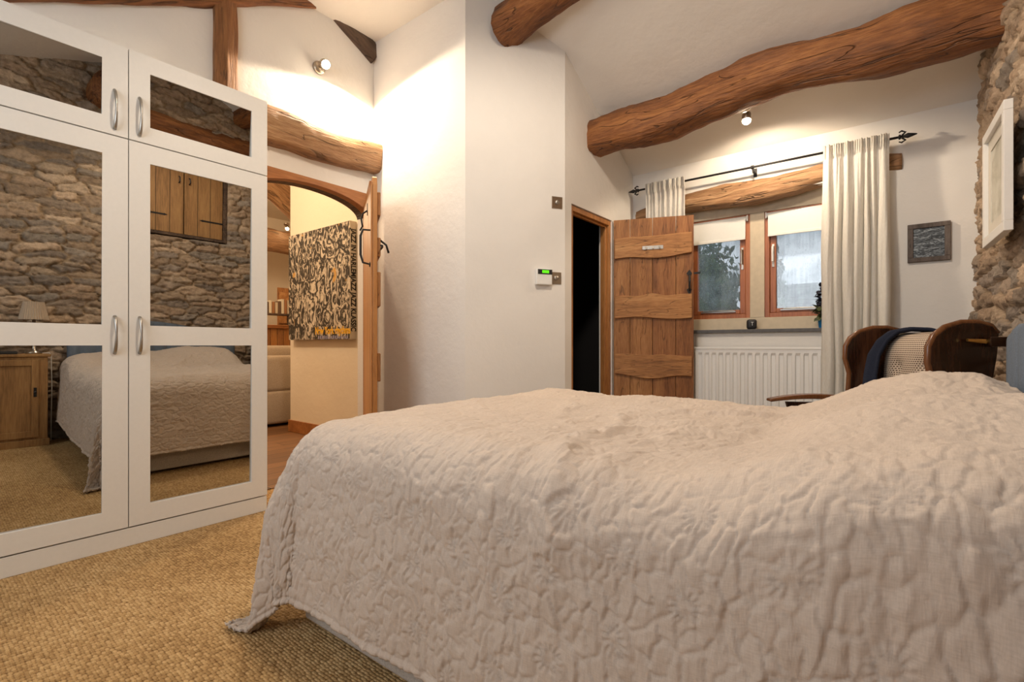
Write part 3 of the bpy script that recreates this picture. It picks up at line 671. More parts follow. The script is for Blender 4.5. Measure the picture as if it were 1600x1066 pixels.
def slate_bank():
    r = random.Random(8); bm = B(); z = -0.4
    while z < 2.0:
        h = r.uniform(.03, .075); x = -2.1
        while x < 4:
            wd_ = r.uniform(.25, .8); y = 8.8 + (z + .4) * .35 + r.uniform(-.05, .05); box(bm, x, x + wd_ - .006, y, y + .6, z, z + h - .006); x += wd_
        z += h
    tag(obj('slate_bank', bm, M['slatewall']), 'stacked grey slate bank seen through the right misted pane', 'wall')
slate_bank()

# ---------------------------------------------------------------- curtain pole and curtains
cp = thing('curtain_pole', 'black iron curtain pole with fleur finials above the casements', 'curtain pole', (-0.92, 4.13, 2.315))
bm = B(); tube(bm, [(-.90, 0, 0), (.90, 0, 0)], .0085, 12); obj('pole', bm, M['iron'], cp, smooth=True)
for s in (-1, 1):
    bm = B(); x = .90 * s
    lathe(bm, [(.006, 0), (.016, .004), (.016, .012), (.007, .018), (.009, .03), (.017, .05), (.010, .075), (.003, .098)], 14, Matrix.Translation((x, 0, 0)) @ Matrix.Rotation(R(90 * s), 4, 'Y'))
    for q in (-1, 1): tube(bm, [(x + s * .02, 0, q * .008), (x + s * .038, 0, q * .026), (x + s * .018, 0, q * .038), (x + s * .004, 0, q * .030)], [.006, .007, .006, .004], 8)
    obj('finial', bm, M['iron'], cp, smooth=True)
for bx in (-.80, .02, .82):
    bm = B(); tube(bm, [(bx, .098, -.02), (bx, .03, -.02), (bx, 0, -.014)], .006, 8); box(bm, bx - .012, bx + .012, .090, .0995, -.05, .015); tube(bm, [(bx - .01, 0, 0), (bx + .01, 0, 0)], .014, 12)
    tube(bm, [(bx, .01, -.02), (bx + .003, .01, -.045)], .005, 8)
    obj('pole_bracket', bm, M['iron'], cp)
def curtain(x0, x1, ztop, zbot, npl, seed, label, amp=0.028, flare=0.0, lean=0.055):
    n = 420; m = 160; s = np.linspace(0, 1, n); t = np.linspace(0, 1, m); S, T = np.meshgrid(s, t, indexing='ij')
    hd = 0.085 / (ztop - zbot); ph = S * npl * 2 * np.pi + 2.6 * fbm(S * 5, T * 1.0, 1, seed, 2)
    grow = sstep(hd * .6, .4, T)
    a = amp * (0.45 + 0.65 * grow); 
    ysh = a * np.sin(ph) + 0.35 * a * np.sin(ph * 0.53 + 1.1) * grow + 0.006 * fbm(S * 20, T * 3, 1, seed + 5, 3)
    small = 0.006 * np.sin(S * npl * 4 * 2 * np.pi) * (1 - sstep(hd * .5, hd * 1.3, T))
    X = x0 + (x1 - x0) * S + 0.010 * np.cos(ph * 1.0) * grow + flare * (S - .5) * T + 0.018 * fbm(S * 2, T * 3, 1, seed + 2, 2) * T
    Y = 4.105 + ysh + small - 0.012 * (T < hd * 1.02) - lean * T
    Z = ztop - (ztop - zbot) * T + 0.004 * np.sin(S * npl * 4 * np.pi) * (T < 0.01)
    X = X - 0.02*T
    o = grid_mesh('curtain', X, Y, Z, M['curtain'], uv=(S, T)); md = o.modifiers.new('s', 'SOLIDIFY'); md.thickness = 0.0015
    tag(o, label, 'curtain'); 
    return o
curtain(-0.435, -0.065, 2.345, 0.03, 7, 4, 'long cream sheer curtain right of the casements, reaching the floor', amp=.024, flare=0.03)
curtain(-1.745, -1.405, 2.345, 0.03, 9, 14, 'cream sheer curtain partly hidden behind the open plank door', amp=.014, lean=-0.03)

# ---------------------------------------------------------------- radiator
rd = thing('radiator', 'white ribbed panel radiator beneath the slate windowsill', 'radiator', (-0.83, 4.175, 0.14))
X = []; Yy = []; pitch = 0.0535; xx = -0.55
prof = []
while xx < 0.50:
    prof += [(xx, 0), (xx + .018, 0), (xx + .024, .010), (xx + .0475, .010)]; xx += pitch
prof.append((0.55, 0))
bm = B(); rows = [(0.03, 1), (0.045, 1), (0.755, 1), (0.77, 1)]
vv = []
for z, on in ((0.012, 0), (0.035, 0), (0.055, 1), (0.735, 1), (0.755, 0), (0.778, 0)):
    vv.append([bm.verts.new((x, -.055 + (y if on else 0), z)) for x, y in prof])
for a, b in zip(vv, vv[1:]):
    for i in range(len(prof) - 1): bm.faces.new([a[i], a[i + 1], b[i + 1], b[i]])
obj('front_panel', bm, M['rad'], rd)
obj('rear_panel', box(B(), -.55, .55, .012, .022, .02, .77), M['rad'], rd)
bm = B(); box(bm, -.557, .557, -.060, .026, .780, .7975); box(bm, -.560, -.5505, -.060, .026, .01, .780); box(bm, .5505, .560, -.060, .026, .01, .780)
obj('top_grille', bm, M['rad'], rd, bevel=0.003)
for x in (-.4, .4): obj('wall_bracket', box(B(), x - .015, x + .015, .022, .054, .1, .7), M['rad'], rd)
bm = B(); tube(bm, [(.54, -.02, .03), (.58, -.02, .03), (.585, -.02, -.139)], .0075, 10); obj('pipe', bm, M['rad'], rd)

# ---------------------------------------------------------------- sill things
sp = thing('wireless_speaker', 'small black rounded cube speaker standing on the slate windowsill', 'speaker', (-0.940, 4.285, 1.0775), R(20))
obj('body', box(B(), -.036, .036, -.034, .034, .0, .080), M['black'], sp, bevel=0.020, seg=5, smooth=True)
bm = B(); tube(bm, [(0, -.033, .055), (0, -.0355, .054), (0, -.036, .03)], .002, 6); tube(bm, [(-.01, -.035, .056), (.01, -.035, .056)], .002, 6); obj('emblem', bm, M['plastic'], sp)
pl = thing('potted_plant', 'dark flowering plant in a small blue pot on the windowsill beside the curtain', 'plant', (-0.455, 4.265, 1.0775))
bm = B(); lathe(bm, [(.024, 0), (.026, .003), (.034, .068), (.037, .070), (.033, .072), (.028, .060)], 20); obj('pot', bm, M['blue'], pl, smooth=True)
def leaves(n, zr, rad, size, seed, cup=0.2):
    r = random.Random(seed); bm = B()
    for i in range(n):
        a = r.uniform(0, 6.28); z = r.uniform(*zr); q = r.uniform(.2, 1) * rad
        m4 = Matrix.Translation((q * math.cos(a), q * math.sin(a), z)) @ Matrix.Rotation(a, 4, 'Z') @ Matrix.Rotation(r.uniform(-.9, .7), 4, 'Y') @ Matrix.Rotation(r.uniform(-.6, .6), 4, 'X')
        s = size * r.uniform(.7, 1.2); g = [(-.1, 0, 0), (.25, .32, cup * .3), (.7, .34, cup * .2), (1.1, 0, -.1), (.7, -.34, cup * .2), (.25, -.32, cup * .3), (.5, 0, -.06)]
        vs = [bm.verts.new(m4 @ (Vector(p) * s)) for p in g]
        for k in range(6): bm.faces.new([vs[k], vs[(k + 1) % 6], vs[6]])
    return bm
obj('foliage', leaves(26, (.07, .16), .03, .055, 3), M['leaf'], pl)
obj('flowers', leaves(46, (.17, .30), .022, .045, 5), M['petal'], pl)
bm = B(); tube(bm, [(0, 0, .05), (.004, 0, .15), (0, .004, .29)], .004, 8); obj('stem', bm, M['leaf'], pl)

# ---------------------------------------------------------------- spot lamps
def spot(name, loc, base_n, head_dir, label):
    t = thing(name, label, 'spotlight', loc)
    q = Vector(base_n).to_track_quat('Z', 'Y').to_matrix().to_4x4()
    bm = B(); lathe(bm, [(.010, 0), (.046, .0), (.046, .010), (.040, .022), (.010, .026)], 28, q); obj('wall_plate', bm, M['brassplate'], t, smooth=True)
    hd = Vector(head_dir).normalized(); bn = Vector(base_n).normalized(); c = bn * .085
    bm = B(); tube(bm, [bn * .02, bn * .05, c - hd * .012], .006, 8); obj('arm', bm, M['brassplate'], t)
    qh = Matrix.Translation(c) @ hd.to_track_quat('Z', 'Y').to_matrix().to_4x4()
    bm = B()
    prof_o = [(.008, -.045), (.020, -.043), (.029, -.035), (.031, .018)]
    rings = []
    for r_, z_ in prof_o + [(.029, .018), (.026, -.02)]:
        rings.append([bm.verts.new(qh @ Vector((r_ * math.cos(k * math.pi / 12), r_ * math.sin(k * math.pi / 12), z_))) for k in range(24)])
    for a, b in zip(rings, rings[1:]):
        for k in range(24): bm.faces.new([a[k], a[(k + 1) % 24], b[(k + 1) % 24], b[k]])
    bm.faces.new(rings[0]); obj('shade', bm, M['brassplate'], t, smooth=True)
    bm = B(); lathe(bm, [(.004, -.019), (.022, -.015), (.028, .008), (.027, .026), (.016, .040), (.004, .044)], 20, qh); obj('bulb', bm, M['bulb'], t, smooth=True)
    return t
spot('wall_spotlight', (WX, 1.955, 2.945), (1, 0, 0), (0.75, -0.15, -0.55), 'small lit metal spotlight on the white wall above the arched doorway lintel')
spot('beam_spotlight', (-0.845, 3.64, 2.575), (0.0, 0.35, -0.3), (0.05, -0.25, -0.95), 'small lit metal spotlight below the long beam over the window')

# ---------------------------------------------------------------- things on the angled wall
bd = Vector((0.513, 0.858)); bn = Vector((0.858, -0.513))
def on_wall(u, z, off=0.0): return (-2.303 + bd.x * u + bn.x * off, 2.43 + bd.y * u + bn.y * off, z)
brot = math.atan2(bd.y, bd.x)       # local x along the wall, local -y into the room
def switch(u, z, label, group=None):
    t = thing('light_switch', label, 'switch', on_wall(u, z, .0005), brot)
    obj('plate', box(B(), -.043, .043, -.006, 0, -.043, .043), M['brassplate'], t, bevel=0.003)
    bm = B(); lathe(bm, [(.017, 0), (.017, .006), (.013, .010), (.004, .011)], 20, Matrix.Translation((0, -.006, 0)) @ Matrix.Rotation(R(90), 4, 'X')); obj('knob', bm, M['steel'], t, smooth=True)
    for x in (-.03, .03):
        bm = B(); lathe(bm, [(.004, 0), (.004, .001), (.001, .0015)], 10, Matrix.Translation((x, -.006, 0)) @ Matrix.Rotation(R(90), 4, 'X')); obj('screw', bm, M['steel'], t)
switch(0.681, 1.977, 'square nickel switch plate high on the angled wall, left of the cupboard door')
switch(0.672, 1.434, 'square nickel switch plate tucked against the white alarm keypad')
kp = thing('alarm_keypad', 'white alarm keypad with a lit green display on the angled wall', 'keypad', on_wall(0.568, 1.435, .0005), brot)
obj('case', box(B(), -.062, .062, -.032, 0, -.057, .057), M['plastic'], kp, bevel=0.008, seg=3)
obj('display_bezel', box(B(), -.050, .060, -.0345, -.0325, .018, .052), M['black'], kp)
obj('screen', box(B(), -.018, .034, -.0358, -.0347, .026, .046), M['lcd'], kp)

# ---------------------------------------------------------------- pictures
pf = thing('picture_frame', 'small grey rustic framed black and white photograph on the white window wall', 'picture', (0.137, NY - .001, 1.622))
bm = B(); hw, hh, f = .108, .125, .030
box(bm, -hw, hw, -.022, 0, hh - f, hh); box(bm, -hw, hw, -.022, 0, -hh, -hh + f); box(bm, -hw, -hw + f, -.022, 0, -hh + f, hh - f); box(bm, hw - f, hw, -.022, 0, -hh + f, hh - f)
obj('frame', bm, M['frameGrey'], pf, bevel=0.003)
obj('photograph', box(B(), -hw + f, hw - f, -.010, -.004, -hh + f, hh - f), M['photo'], pf)
pw = thing('picture_frame', 'white framed pale print hanging on the rough stone wall', 'picture', (0.352, 3.125, 1.70), math.atan2(-.235, .010) )
# local x runs along the wall towards the photographer, local -y faces the room
bm = B(); hw, hh, f = .238, .272, .042
box(bm, -hw, hw, -.03, 0, hh - f, hh); box(bm, -hw, hw, -.03, 0, -hh, -hh + f); box(bm, -hw, -hw + f, -.03, 0, -hh + f, hh - f); box(bm, hw - f, hw, -.03, 0, -hh + f, hh - f)
obj('frame', bm, M['frameWhite'], pw, bevel=0.002)
bm = B(); g = .058; a, b = hw - f, hh - f
box(bm, -a, a, -.014, -.008, b - g, b); box(bm, -a, a, -.014, -.008, -b, -b + g); box(bm, -a, -a + g, -.014, -.008, -b + g, b - g); box(bm, a - g, a, -.014, -.008, -b + g, b - g)
obj('mount', bm, M['paper'], pw)
obj('print', box(B(), -a + g, a - g, -.010, -.005, -b + g, b - g), M['sketch'], pw)

def text_mesh(body, size, mat, parent, loc, rot, name='lettering', extrude=0.001, bold=0.0, sx=1.0):
    c = bpy.data.curves.new('t', 'FONT'); c.body = body; c.size = size; c.extrude = extrude; c.offset = bold; c.align_x = 'CENTER'; c.align_y = 'CENTER'
    to = bpy.data.objects.new('t', c); COL.objects.link(to); dg = bpy.context.evaluated_depsgraph_get(); me = bpy.data.meshes.new_from_object(to.evaluated_get(dg))
    bpy.data.objects.remove(to); o = link(name, me, mat, parent, loc, rot); o.scale = (sx, 1, 1); return o
pc = thing('canvas_print', 'large black and cream collage canvas with yellow script on the wall beyond the arched doorway', 'painting', (-4.665, 2.817, 1.57))
obj('canvas', box(B(), -.565, .565, -.068, 0, -.56, .56), M['art'], pc)
obj('canvas_side', box(B(), .5651, .568, -.068, -.0005, -.56, .56), M['cream'], pc)
text_mesh('JAZZ IN HARLEMJAZZ JAZZ KLASSIC', .075, M['ink'], pc, (.570, -.034, 0), (R(90), R(90), R(90)), bold=0.002, sx=0.80)
text_mesh('New York rhythms', .10, M['yellow'], pc, (.27, -.0690, -.475), (R(90), 0, 0), bold=0.003, sx=0.78)
bm = B(); rr = random.Random(5)
for k in range(16):
    x = .02 + k * .033; box(bm, x, x + .02, -.0690, -.0682, -.555, -.525 + rr.uniform(-.008, .006))
obj('painted_marks', bm, M['lilac'], pc)

# ---------------------------------------------------------------- lounge things
so = thing('sofa', 'beige fabric sofa end seen through the arched doorway', 'sofa', (-6.3, 2.75, 0))
obj('base', box(B(), -.9, .55, -1.0, .95, .03, .42), M['sofa'], so, bevel=0.04, seg=4, smooth=True)
obj('backrest', box(B(), .30, .55, -.96, .92, .40, .83), M['sofa'], so, bevel=0.06, seg=5, smooth=True)
obj('cushion', box(B(), -.85, .31, -.98, .92, .421, .56), M['sofa'], so, bevel=0.05, seg=4, smooth=True)
obj('back_cushion', box(B(), .02, .34, -.94, .90, .561, .95), M['sofa'], so, bevel=0.09, seg=5, smooth=True)
for x, y in ((-.8, -.9), (.45, -.9), (-.8, .85), (.45, .85)): obj('leg', box(B(), x - .03, x + .03, y - .03, y + .03, 0, .03), M['dark'], so)
cb = thing('sideboard', 'boarded wooden bar counter behind the sofa in the lounge', 'sideboard', (-7.6, 3.6, 0))
obj('counter_top', box(B(), -.3, .3, -1.2, 1.2, 1.205, 1.255), M['pinex'], cb, bevel=.005)
for k in range(24): obj('board', box(B(), .20, .24, -1.18 + k * .098, -1.18 + k * .098 + .092, 0.0, 1.204), M['plank'] if k % 2 else M['pine'], cb, bevel=.004)
ld = thing('ledged_door', 'plank door standing open at the far end of the lounge', 'door', (-8.9, 4.46, 0.0))
for k in range(6): obj('plank', box(B(), 0, .03, k * .13, k * .13 + .126, .0, 2.0), M['plank'], ld, bevel=.003)
for z in (.35, 1.35, 1.75): obj('ledge', box(B(), .031, .055, .02, .75, z, z + .17), M['ledge'], ld, bevel=.004)
bm = B(); tube(bm, [(.056, .2, 1.28), (.10, .2, 1.28), (.10, .08, 1.28)], .012, 8); obj('latch', bm, M['iron'], ld)
sp3 = spot('lounge_spotlight', (-8.64, 4.5, 3.12), (.3, 0, -.9), (.5, -.3, -.6), 'small lit spotlight on the far lounge beam')
shf = thing('wall_shelf', 'small wooden shelf unit at the left of the far lounge door', 'shelf', (-8.3, 4.22, 1.2))
obj('board', box(B(), -.12, .12, -.42, .20, 0, .03), M['pine'], shf); obj('board', box(B(), -.12, .12, -.42, .20, .26, .285), M['logdark'], shf); obj('side_panel', box(B(), -.12, .12, .17, .20, .0305, .2595), M['logdark'], shf); 
bk = None; rr = random.Random(4)
cols = [mat_plain('book_%d' % i, c, .7) for i, c in enumerate([(.5, .42, .3), (.12, .07, .04), (.62, .55, .42), (.3, .14, .06)])]
for i in range(9):
    h = rr.uniform(.18, .25); y = 3.90 + i * .052
    bk = tag(obj('book', box(B(), -.07, .07, -.021, .021, 0, h), cols[i % 4], bevel=.003, loc=(-8.28, y, 1.4855)), 'upright book on the small shelf beside the far lounge door', 'book', 'books on the lounge shelf')

# ---------------------------------------------------------------- stone wall cupboard (seen in the mirrors)
cu = thing('wall_cupboard', 'wooden double-door cupboard set in the stone wall, reflected in the mirrors', 'cupboard', (0.52, 2.085, 2.06))
bm = B(); box(bm, -.05, .09, -.44, -.40, 0, .78); box(bm, -.05, .09, .40, .44, 0, .78); box(bm, -.05, .09, -.40, .40, 0, .03); box(bm, -.05, .09, -.40, .40, .75, .78)
obj('frame', bm, M['logdark'], cu, bevel=.003)
for s in (-1, 1):
    d_ = obj('door', (lambda b_: box(b_, -.03, -.005, min(s * .006, s * .395), max(s * .006, s * .395), .035, .745))(B()), M['cabwood'], cu, bevel=.002)
    for q in (.135, .265): obj('plank_joint', box(B(), -.0315, -.0302, s * q - .002, s * q + .002, .036, .744), M['dark'], d_)
    bm = B(); box(bm, -.036, -.0318, min(s * .19, s * .41), max(s * .19, s * .41), .21, .226); prism(bm, [(s * .19, .205), (s * .19, .231), (s * .155, .218)], -.036, -.0318, 'yz'); obj('strap_hinge', bm, M['iron'], d_)
    bm = B(); tube(bm, [(-.031, s * .05, .66), (-.06, s * .05, .65), (-.06, s * .05, .60), (-.031, s * .05, .59)], .006, 8); obj('handle', bm, M['iron'], d_)
# bedside cabinet + lamp
bc = thing('bedside_cabinet', 'small pine bedside cabinet between bed and stone wall, reflected in the left mirror', 'cabinet', (0.24, 0.48, 0))
obj('body', box(B(), -.085, .095, -.26, .26, 0.06, .775), M['cabwood'], bc, bevel=.003)
obj('plinth', box(B(), -.097, .095, -.272, .272, 0, .06), M['cabwood'], bc, bevel=.003)
obj('cabinet_top', box(B(), -.10, .10, -.28, .28, .776, .80), M['cabwood'], bc, bevel=.005)
bm = B()
box(bm, -.098, -.0855, -.20, -.155, .08, .75); box(bm, -.098, -.0855, .155, .20, .08, .75); box(bm, -.098, -.0855, -.155, .155, .08, .135); box(bm, -.098, -.0855, -.155, .155, .70, .75)
dr = obj('door', bm, M['cabwood'], bc, bevel=.002)
bm = B(); lathe(bm, [(.004, 0), (.010, .003), (.010, .012), (.003, .018)], 12, Matrix.Translation((-.0985, .178, .47)) @ Matrix.Rotation(R(-90), 4, 'Y')); box(bm, -.1, -.098, .168, .188, .43, .51); obj('door_latch', bm, M['iron'], dr)
tag(obj('laptop', box(B(), -.09, .09, -.17, .13, 0, .022), M['black'], bevel=.004, loc=(.235, .42, .8005)), 'closed black laptop lying on the bedside cabinet', 'laptop')
tl = thing('table_lamp', 'table lamp with beige pleated shade on the bedside cabinet', 'lamp', (0.265, 0.66, 0.8005))
bm = B(); lathe(bm, [(.055, 0), (.055, .012), (.02, .03), (.012, .06), (.012, .33), (.004, .34)], 20); obj('base', bm, M['brassplate'], tl, smooth=True)
bm = B(); rings = []
for r_, z_ in ((.098, .30), (.066, .455), (.063, .455), (.095, .30)):
    rings.append([bm.verts.new(((r_ + (.003 if k % 2 else -.003)) * math.cos(k * math.pi / 36), (r_ + (.003 if k % 2 else -.003)) * math.sin(k * math.pi / 36), z_)) for k in range(72)])
for i in range(4):
    a, b = rings[i], rings[(i + 1) % 4]
    for k in range(72): bm.faces.new([a[k], a[(k + 1) % 72], b[(k + 1) % 72], b[k]])
obj('lamp_shade', bm, M['shade'], tl)
bm = B(); tube(bm, [(.25, .70, .8045), (.25, .76, .806), (.25, .769, .78), (.25, .775, .5), (.26, .772, .2), (.28, .774, .02), (.36, .776, .005)], .0035, 6)
tag(obj('power_cable', bm, M['plastic'], smooth=True), 'thin white cable trailing from the bedside cabinet to the floor', 'cable')

# ---------------------------------------------------------------- bed
bed = thing('bed', 'double divan bed with a blue-grey upholstered headboard', 'bed', (-0.67, 1.65, 0))
obj('divan_base', box(B(), -.93, .95, -.755, .735, .022, .36), M['divan'], bed, bevel=.012, seg=3)
obj('mattress', box(B(), -.93, .95, -.73, .73, .362, .62), M['pillow'], bed, bevel=.05, seg=4, smooth=True)
for x in (-.85, .85):
    for y in (-.60, .60): 
        bm = B(); lathe(bm, [(.02, 0), (.025, .012), (.022, .0215)], 14, Matrix.Translation((x, y, 0))); obj('castor', bm, M['black'], bed)
def headboard():
    bm = B(); x0, x1 = 0.965, 1.02; hwid = .90; ztop = 1.03; ch = 10; P = []
    # scalloped vertical channels, rounded upper corners
    n = 160; top = []
    vs = []
    for i in range(n + 1):
        y = -.765 + (hwid + .765) * i / n; q = max(0, (y - (hwid - .14)) / .14, (-y - (.765 - .14)) / .14); zt = ztop + .095 * (1 - abs(y / .62) ** 2 if abs(y) < .62 else 0) - .14 * (1 - math.sqrt(max(0, 1 - q * q)))
        dch = abs(math.sin(math.pi * (y + hwid) / (2 * hwid / 16))) ** .5 * .022
        zs_ = [.25, .5, zt - .03, zt - .008, zt]; xs_ = [x0 + .02 - dch, x0 + .02 - dch, x0 + .022 - dch, x0 + .032 - dch * .7, x0 + .05]
        vs.append([bm.verts.new((x, y, z)) for x, z in zip(xs_, zs_)] + [bm.verts.new((x1, y, zt - .004)), bm.verts.new((x1, y, .25))])
    for a, b in zip(vs, vs[1:]):
        for k in range(6): bm.faces.new([a[k], b[k], b[k + 1], a[k + 1]])
    bm.faces.new(vs[0]); bm.faces.new(list(reversed(vs[-1])))
    o = obj('headboard', bm, M['headboard'], bed, smooth=True); tag(o, 'blue-grey linen headboard with upright channels')
headboard()
def pillow(cx, cy, cz, w_, l_, h_, label):
    n = 30; u = np.linspace(-1, 1, n); U, V = np.meshgrid(u, u, indexing='ij')
    prof_ = (np.clip(1 - U ** 4, 0, 1) ** .5) * (np.clip(1 - V ** 4, 0, 1) ** .5)
    bm = B(); vt = {}; 
    for s in (1, -1):
        for i in range(n):
            for j in range(n):
                if s == -1 and (i in (0, n - 1) or j in (0, n - 1)): vt[(s, i, j)] = vt[(1, i, j)]; continue
                vt[(s, i, j)] = bm.verts.new((cx + U[i, j] * w_ / 2, cy + V[i, j] * l_ / 2, cz + s * prof_[i, j] * h_ / 2 + .0))
        for i in range(n - 1):
            for j in range(n - 1): bm.faces.new([vt[(s, i, j)], vt[(s, i + 1, j)], vt[(s, i + 1, j + 1)], vt[(s, i, j + 1)]])
    tag(obj('pillow', bm, M['pillow'], smooth=True), label, 'pillow')
pillow(0.055, 2.02, .700, .36, .56, .10, 'white pillow under the quilt at the window side of the bed')
pillow(0.055, 1.34, .700, .36, .56, .10, 'white pillow under the quilt at the near side of the bed')

def seg_ridge(U, V, p, q, wdt, amp, k=1.0):
    p = np.array(p); q = np.array(q); d = q - p; L = np.hypot(*d); d = d / L
    a = (U - p[0]) * d[0] + (V - p[1]) * d[1]; b = -(U - p[0]) * d[1] + (V - p[1]) * d[0] + 0.03 * np.sin(a * 9 + p[0] * 20)
    return amp * np.exp(-(b / wdt) ** 2) * sstep(-.06, .10, a) * (1 - sstep(L - .12, L + .06, a))
def quilt():
    r = 0.15; XF = -1.53; XH = 0.265; YN = 0.985; YF = 2.285; step = 0.0036
    LF, LN, LFar = 0.62, 0.648, 0.62
    u = np.arange(-LF, XH - XF, step); v = np.arange(-LN, YF - YN + LFar, step)
    U, V = np.meshgrid(u, v, indexing='ij')
    cx = np.clip(U, 0, None); cy = np.clip(V, 0, YF - YN)
    du = np.clip(-U, 0, None); dn = np.clip(-V, 0, None); df = np.clip(V - (YF - YN), 0, None); dv = dn + df; sv = np.where(df > 0, 1.0, -1.0)
    # hem waves
    d = np.sqrt(du ** 2 + dv ** 2) + 1e-9; dirx = -du / d; diry = sv * dv / d
    corner = np.clip(2 * np.minimum(du, dv) / (du + dv + 1e-9), 0, 1)
    arc = r * np.pi / 2; th = np.clip(d / r, 0, np.pi / 2)
    out = r * np.sin(th); down = r * (1 - np.cos(th)); ex = np.clip(d - arc, 0, None)
    ztop = 0.695
    s_along = np.where(dv > du, U, V)
    flare = 0.05 + 0.02 * corner
    wav = 0.5 + 0.5 * np.sin(np.arctan2(dn + 1e-6, du + 1e-6) * 9 + .4)
    fold = 0.040 * corner * np.sin(np.arctan2(dn + 1e-6, du + 1e-6) * 14) * sstep(0, .5, ex)
    hang = 0.016 * fbm(U * 1.0, V * .25, 3.2, 51, 3) * sstep(0.05, .5, ex) * (dv > 0) + 0.020 * fbm(V, U * .3, 3.0, 61, 3) * sstep(0.05, .5, ex) * (du > dv)
    o2 = out + ex * flare + fold + hang + 0.085 * corner * sstep(0.14, .42, d); dn2 = down + ex * (1 - 0.5 * flare ** 2)
    z = ztop - dn2
    over = np.clip(0.012 - z, 0, None); z = np.maximum(z, 0.012 + 0.006 * np.abs(np.sin(over * 60))); o2 = o2 + over * 0.9
    X = XF + cx + dirx * o2; Y = YN + cy + diry * o2; Z = z
    topw = 1 - sstep(0, 0.30, d)
    # soft crown of the mattress + pillows
    Z = Z + 0.012 * topw * fbm(U, V, 1.6, 71, 3)
    xa = X; ya = Y
    pil = sstep(-.40, .08, xa) * (0.150 - 0.03 * sstep(.18, .27, xa)) * (0.86 + 0.14 * np.cos((np.minimum(ya, 2.02) - 2.02) / .35 * np.pi) ) 
    pil = pil * (1 - 0.55 * sstep(0.16, .34, dn)) * (1 - 0.7 * sstep(0.10, .34, df))
    Z = Z + pil
    # rising fill at the near right where the quilt bunches over pillow edge
    h = 0.007 * fbm(U, V, 5, 81, 3)
    rd_ = [((.96, -.30), (.90, .10), .045, .028), ((.90, .08), (.74, .80), .035, .020), ((.93, .10), (1.15, .85), .03, .013), ((.72, .30), (.35, .95), .035, .010),
           ((1.05, .45), (1.35, .95), .03, .014), ((.55, .55), (1.10, .75), .025, .012), ((.60, .85), (1.2, 1.02), .025, .013), ((.45, .98), (1.15, 1.2), .03, .012),
           ((1.10, -.25), (1.02, .15), .03, .012), ((.84, -.33), (.80, .0), .03, .010), ((1.25, .1), (1.30, .7), .04, -.012), ((1.18, .2), (1.22, 1.1), .05, -.016),
           ((.30, .5), (.75, 1.1), .03, .008), ((.95, .95), (1.32, 1.15), .02, .012), ((.15, .7), (.5, 1.2), .04, .006), ((.7,.6),(1.05,1.1),.02,.010), ((.85,.35),(1.2,.62),.02,.010)]
    for p, q, wd_, am in rd_: h += seg_ridge(U, V, p, q, wd_, am * 0.85)
    # quilting: leaf panels, creases, daisies
    wu = U + 0.012 * fbm(U, V, 14, 91, 2); wv = V + 0.012 * fbm(U, V, 14, 95, 2)
    def cells(a, b, sx, sy, jit, seed, stag=True):
        rr = np.random.RandomState(seed); J = rr.rand(256, 256, 2) - .5
        A = a / sx; Bq = b / sy; ia = np.floor(A).astype(int); D1 = np.full(A.shape, 99.); D2 = D1.copy(); OX = np.zeros(A.shape); OY = np.zeros(A.shape); ID = np.zeros(A.shape)
        for di in (-1, 0, 1):
            ii = ia + di; off = (ii % 2) * .5 if stag else 0
            ib = np.floor(Bq - off).astype(int)
            for dj in (-1, 0, 1):
                jj = ib + dj; jx = J[ii % 256, jj % 256, 0] * jit; jy = J[ii % 256, jj % 256, 1] * jit
                ox = (A - (ii + .5 + jx)) * sx; oy = (Bq - off - (jj + .5 + jy)) * sy; dd = np.hypot(ox, oy)
                n1 = dd < D1; D2 = np.where(n1, D1, np.minimum(D2, dd)); OX = np.where(n1, ox, OX); OY = np.where(n1, oy, OY); ID = np.where(n1, J[ii % 256, jj % 256, 0], ID); D1 = np.where(n1, dd, D1)
        return D1, D2, OX, OY, ID
    amp = 0.45 + 0.55 * sstep(-.02, .25, dv + du) ; amp = np.maximum(amp, 0.45)
    d1, d2, ox, oy, idd = cells(wu + .006 * fbm(U, V, 45, 97, 2), wv * .55 + .005 * fbm(U, V, 40, 98, 2), .034, .030, 1.0, 5)
    e = d2 - d1
    h += amp * (0.0034 * sstep(0, .012, e) - 0.0026 * np.exp(-(e / .0022) ** 2)) + amp * 0.13 * ox * np.where(idd > 0, 1, -.6) * sstep(0, .012, e)
    d1, d2, ox, oy, idd = cells(wu + .3, wv, .135, .150, .30, 6)
    rad = d1; ang = np.arctan2(oy, ox); ring = sstep(.007, .013, rad) * (1 - sstep(.026, .033, rad)); disk = 1 - sstep(.030, .040, rad)
    h = h - disk * amp * 0.003
    h = h * (1 - .45 * disk) + amp * (0.0026 * ring * np.sin(14 * ang + 8 * idd) + 0.0018 * np.exp(-(rad / .007) ** 2) + .0012 * np.exp(-((rad - .034) / .003) ** 2))
    # small crinkles pulled by the stitching
    h += 0.0030 * np.maximum(amp, .8) * (1 - np.abs(vnoise(wu, wv * .33, 62, 33))) ** 2
    h += 0.0033 * (1 - np.abs(fbm(wu, wv * .4, 9, 41, 3))) ** 2 + (1 - sstep(0, .25, d)) * 0.006 * (1 - np.abs(fbm(U, V * .45, 5, 44, 3))) ** 3
    h += 0.0004 * (1 - np.abs(vnoise(wu, wv * .4, 70, 33))) + 0.0016 * amp * (1 - np.abs(vnoise(wu * .6, wv, 55, 37))) - .001
    # piped hem
    hem = np.minimum(np.minimum(U + LF, V + LN), (YF - YN + LFar) - V)
    h += 0.004 * np.exp(-((hem - .008) / .006) ** 2) - 0.003 * np.exp(-((hem - .020) / .004) ** 2)
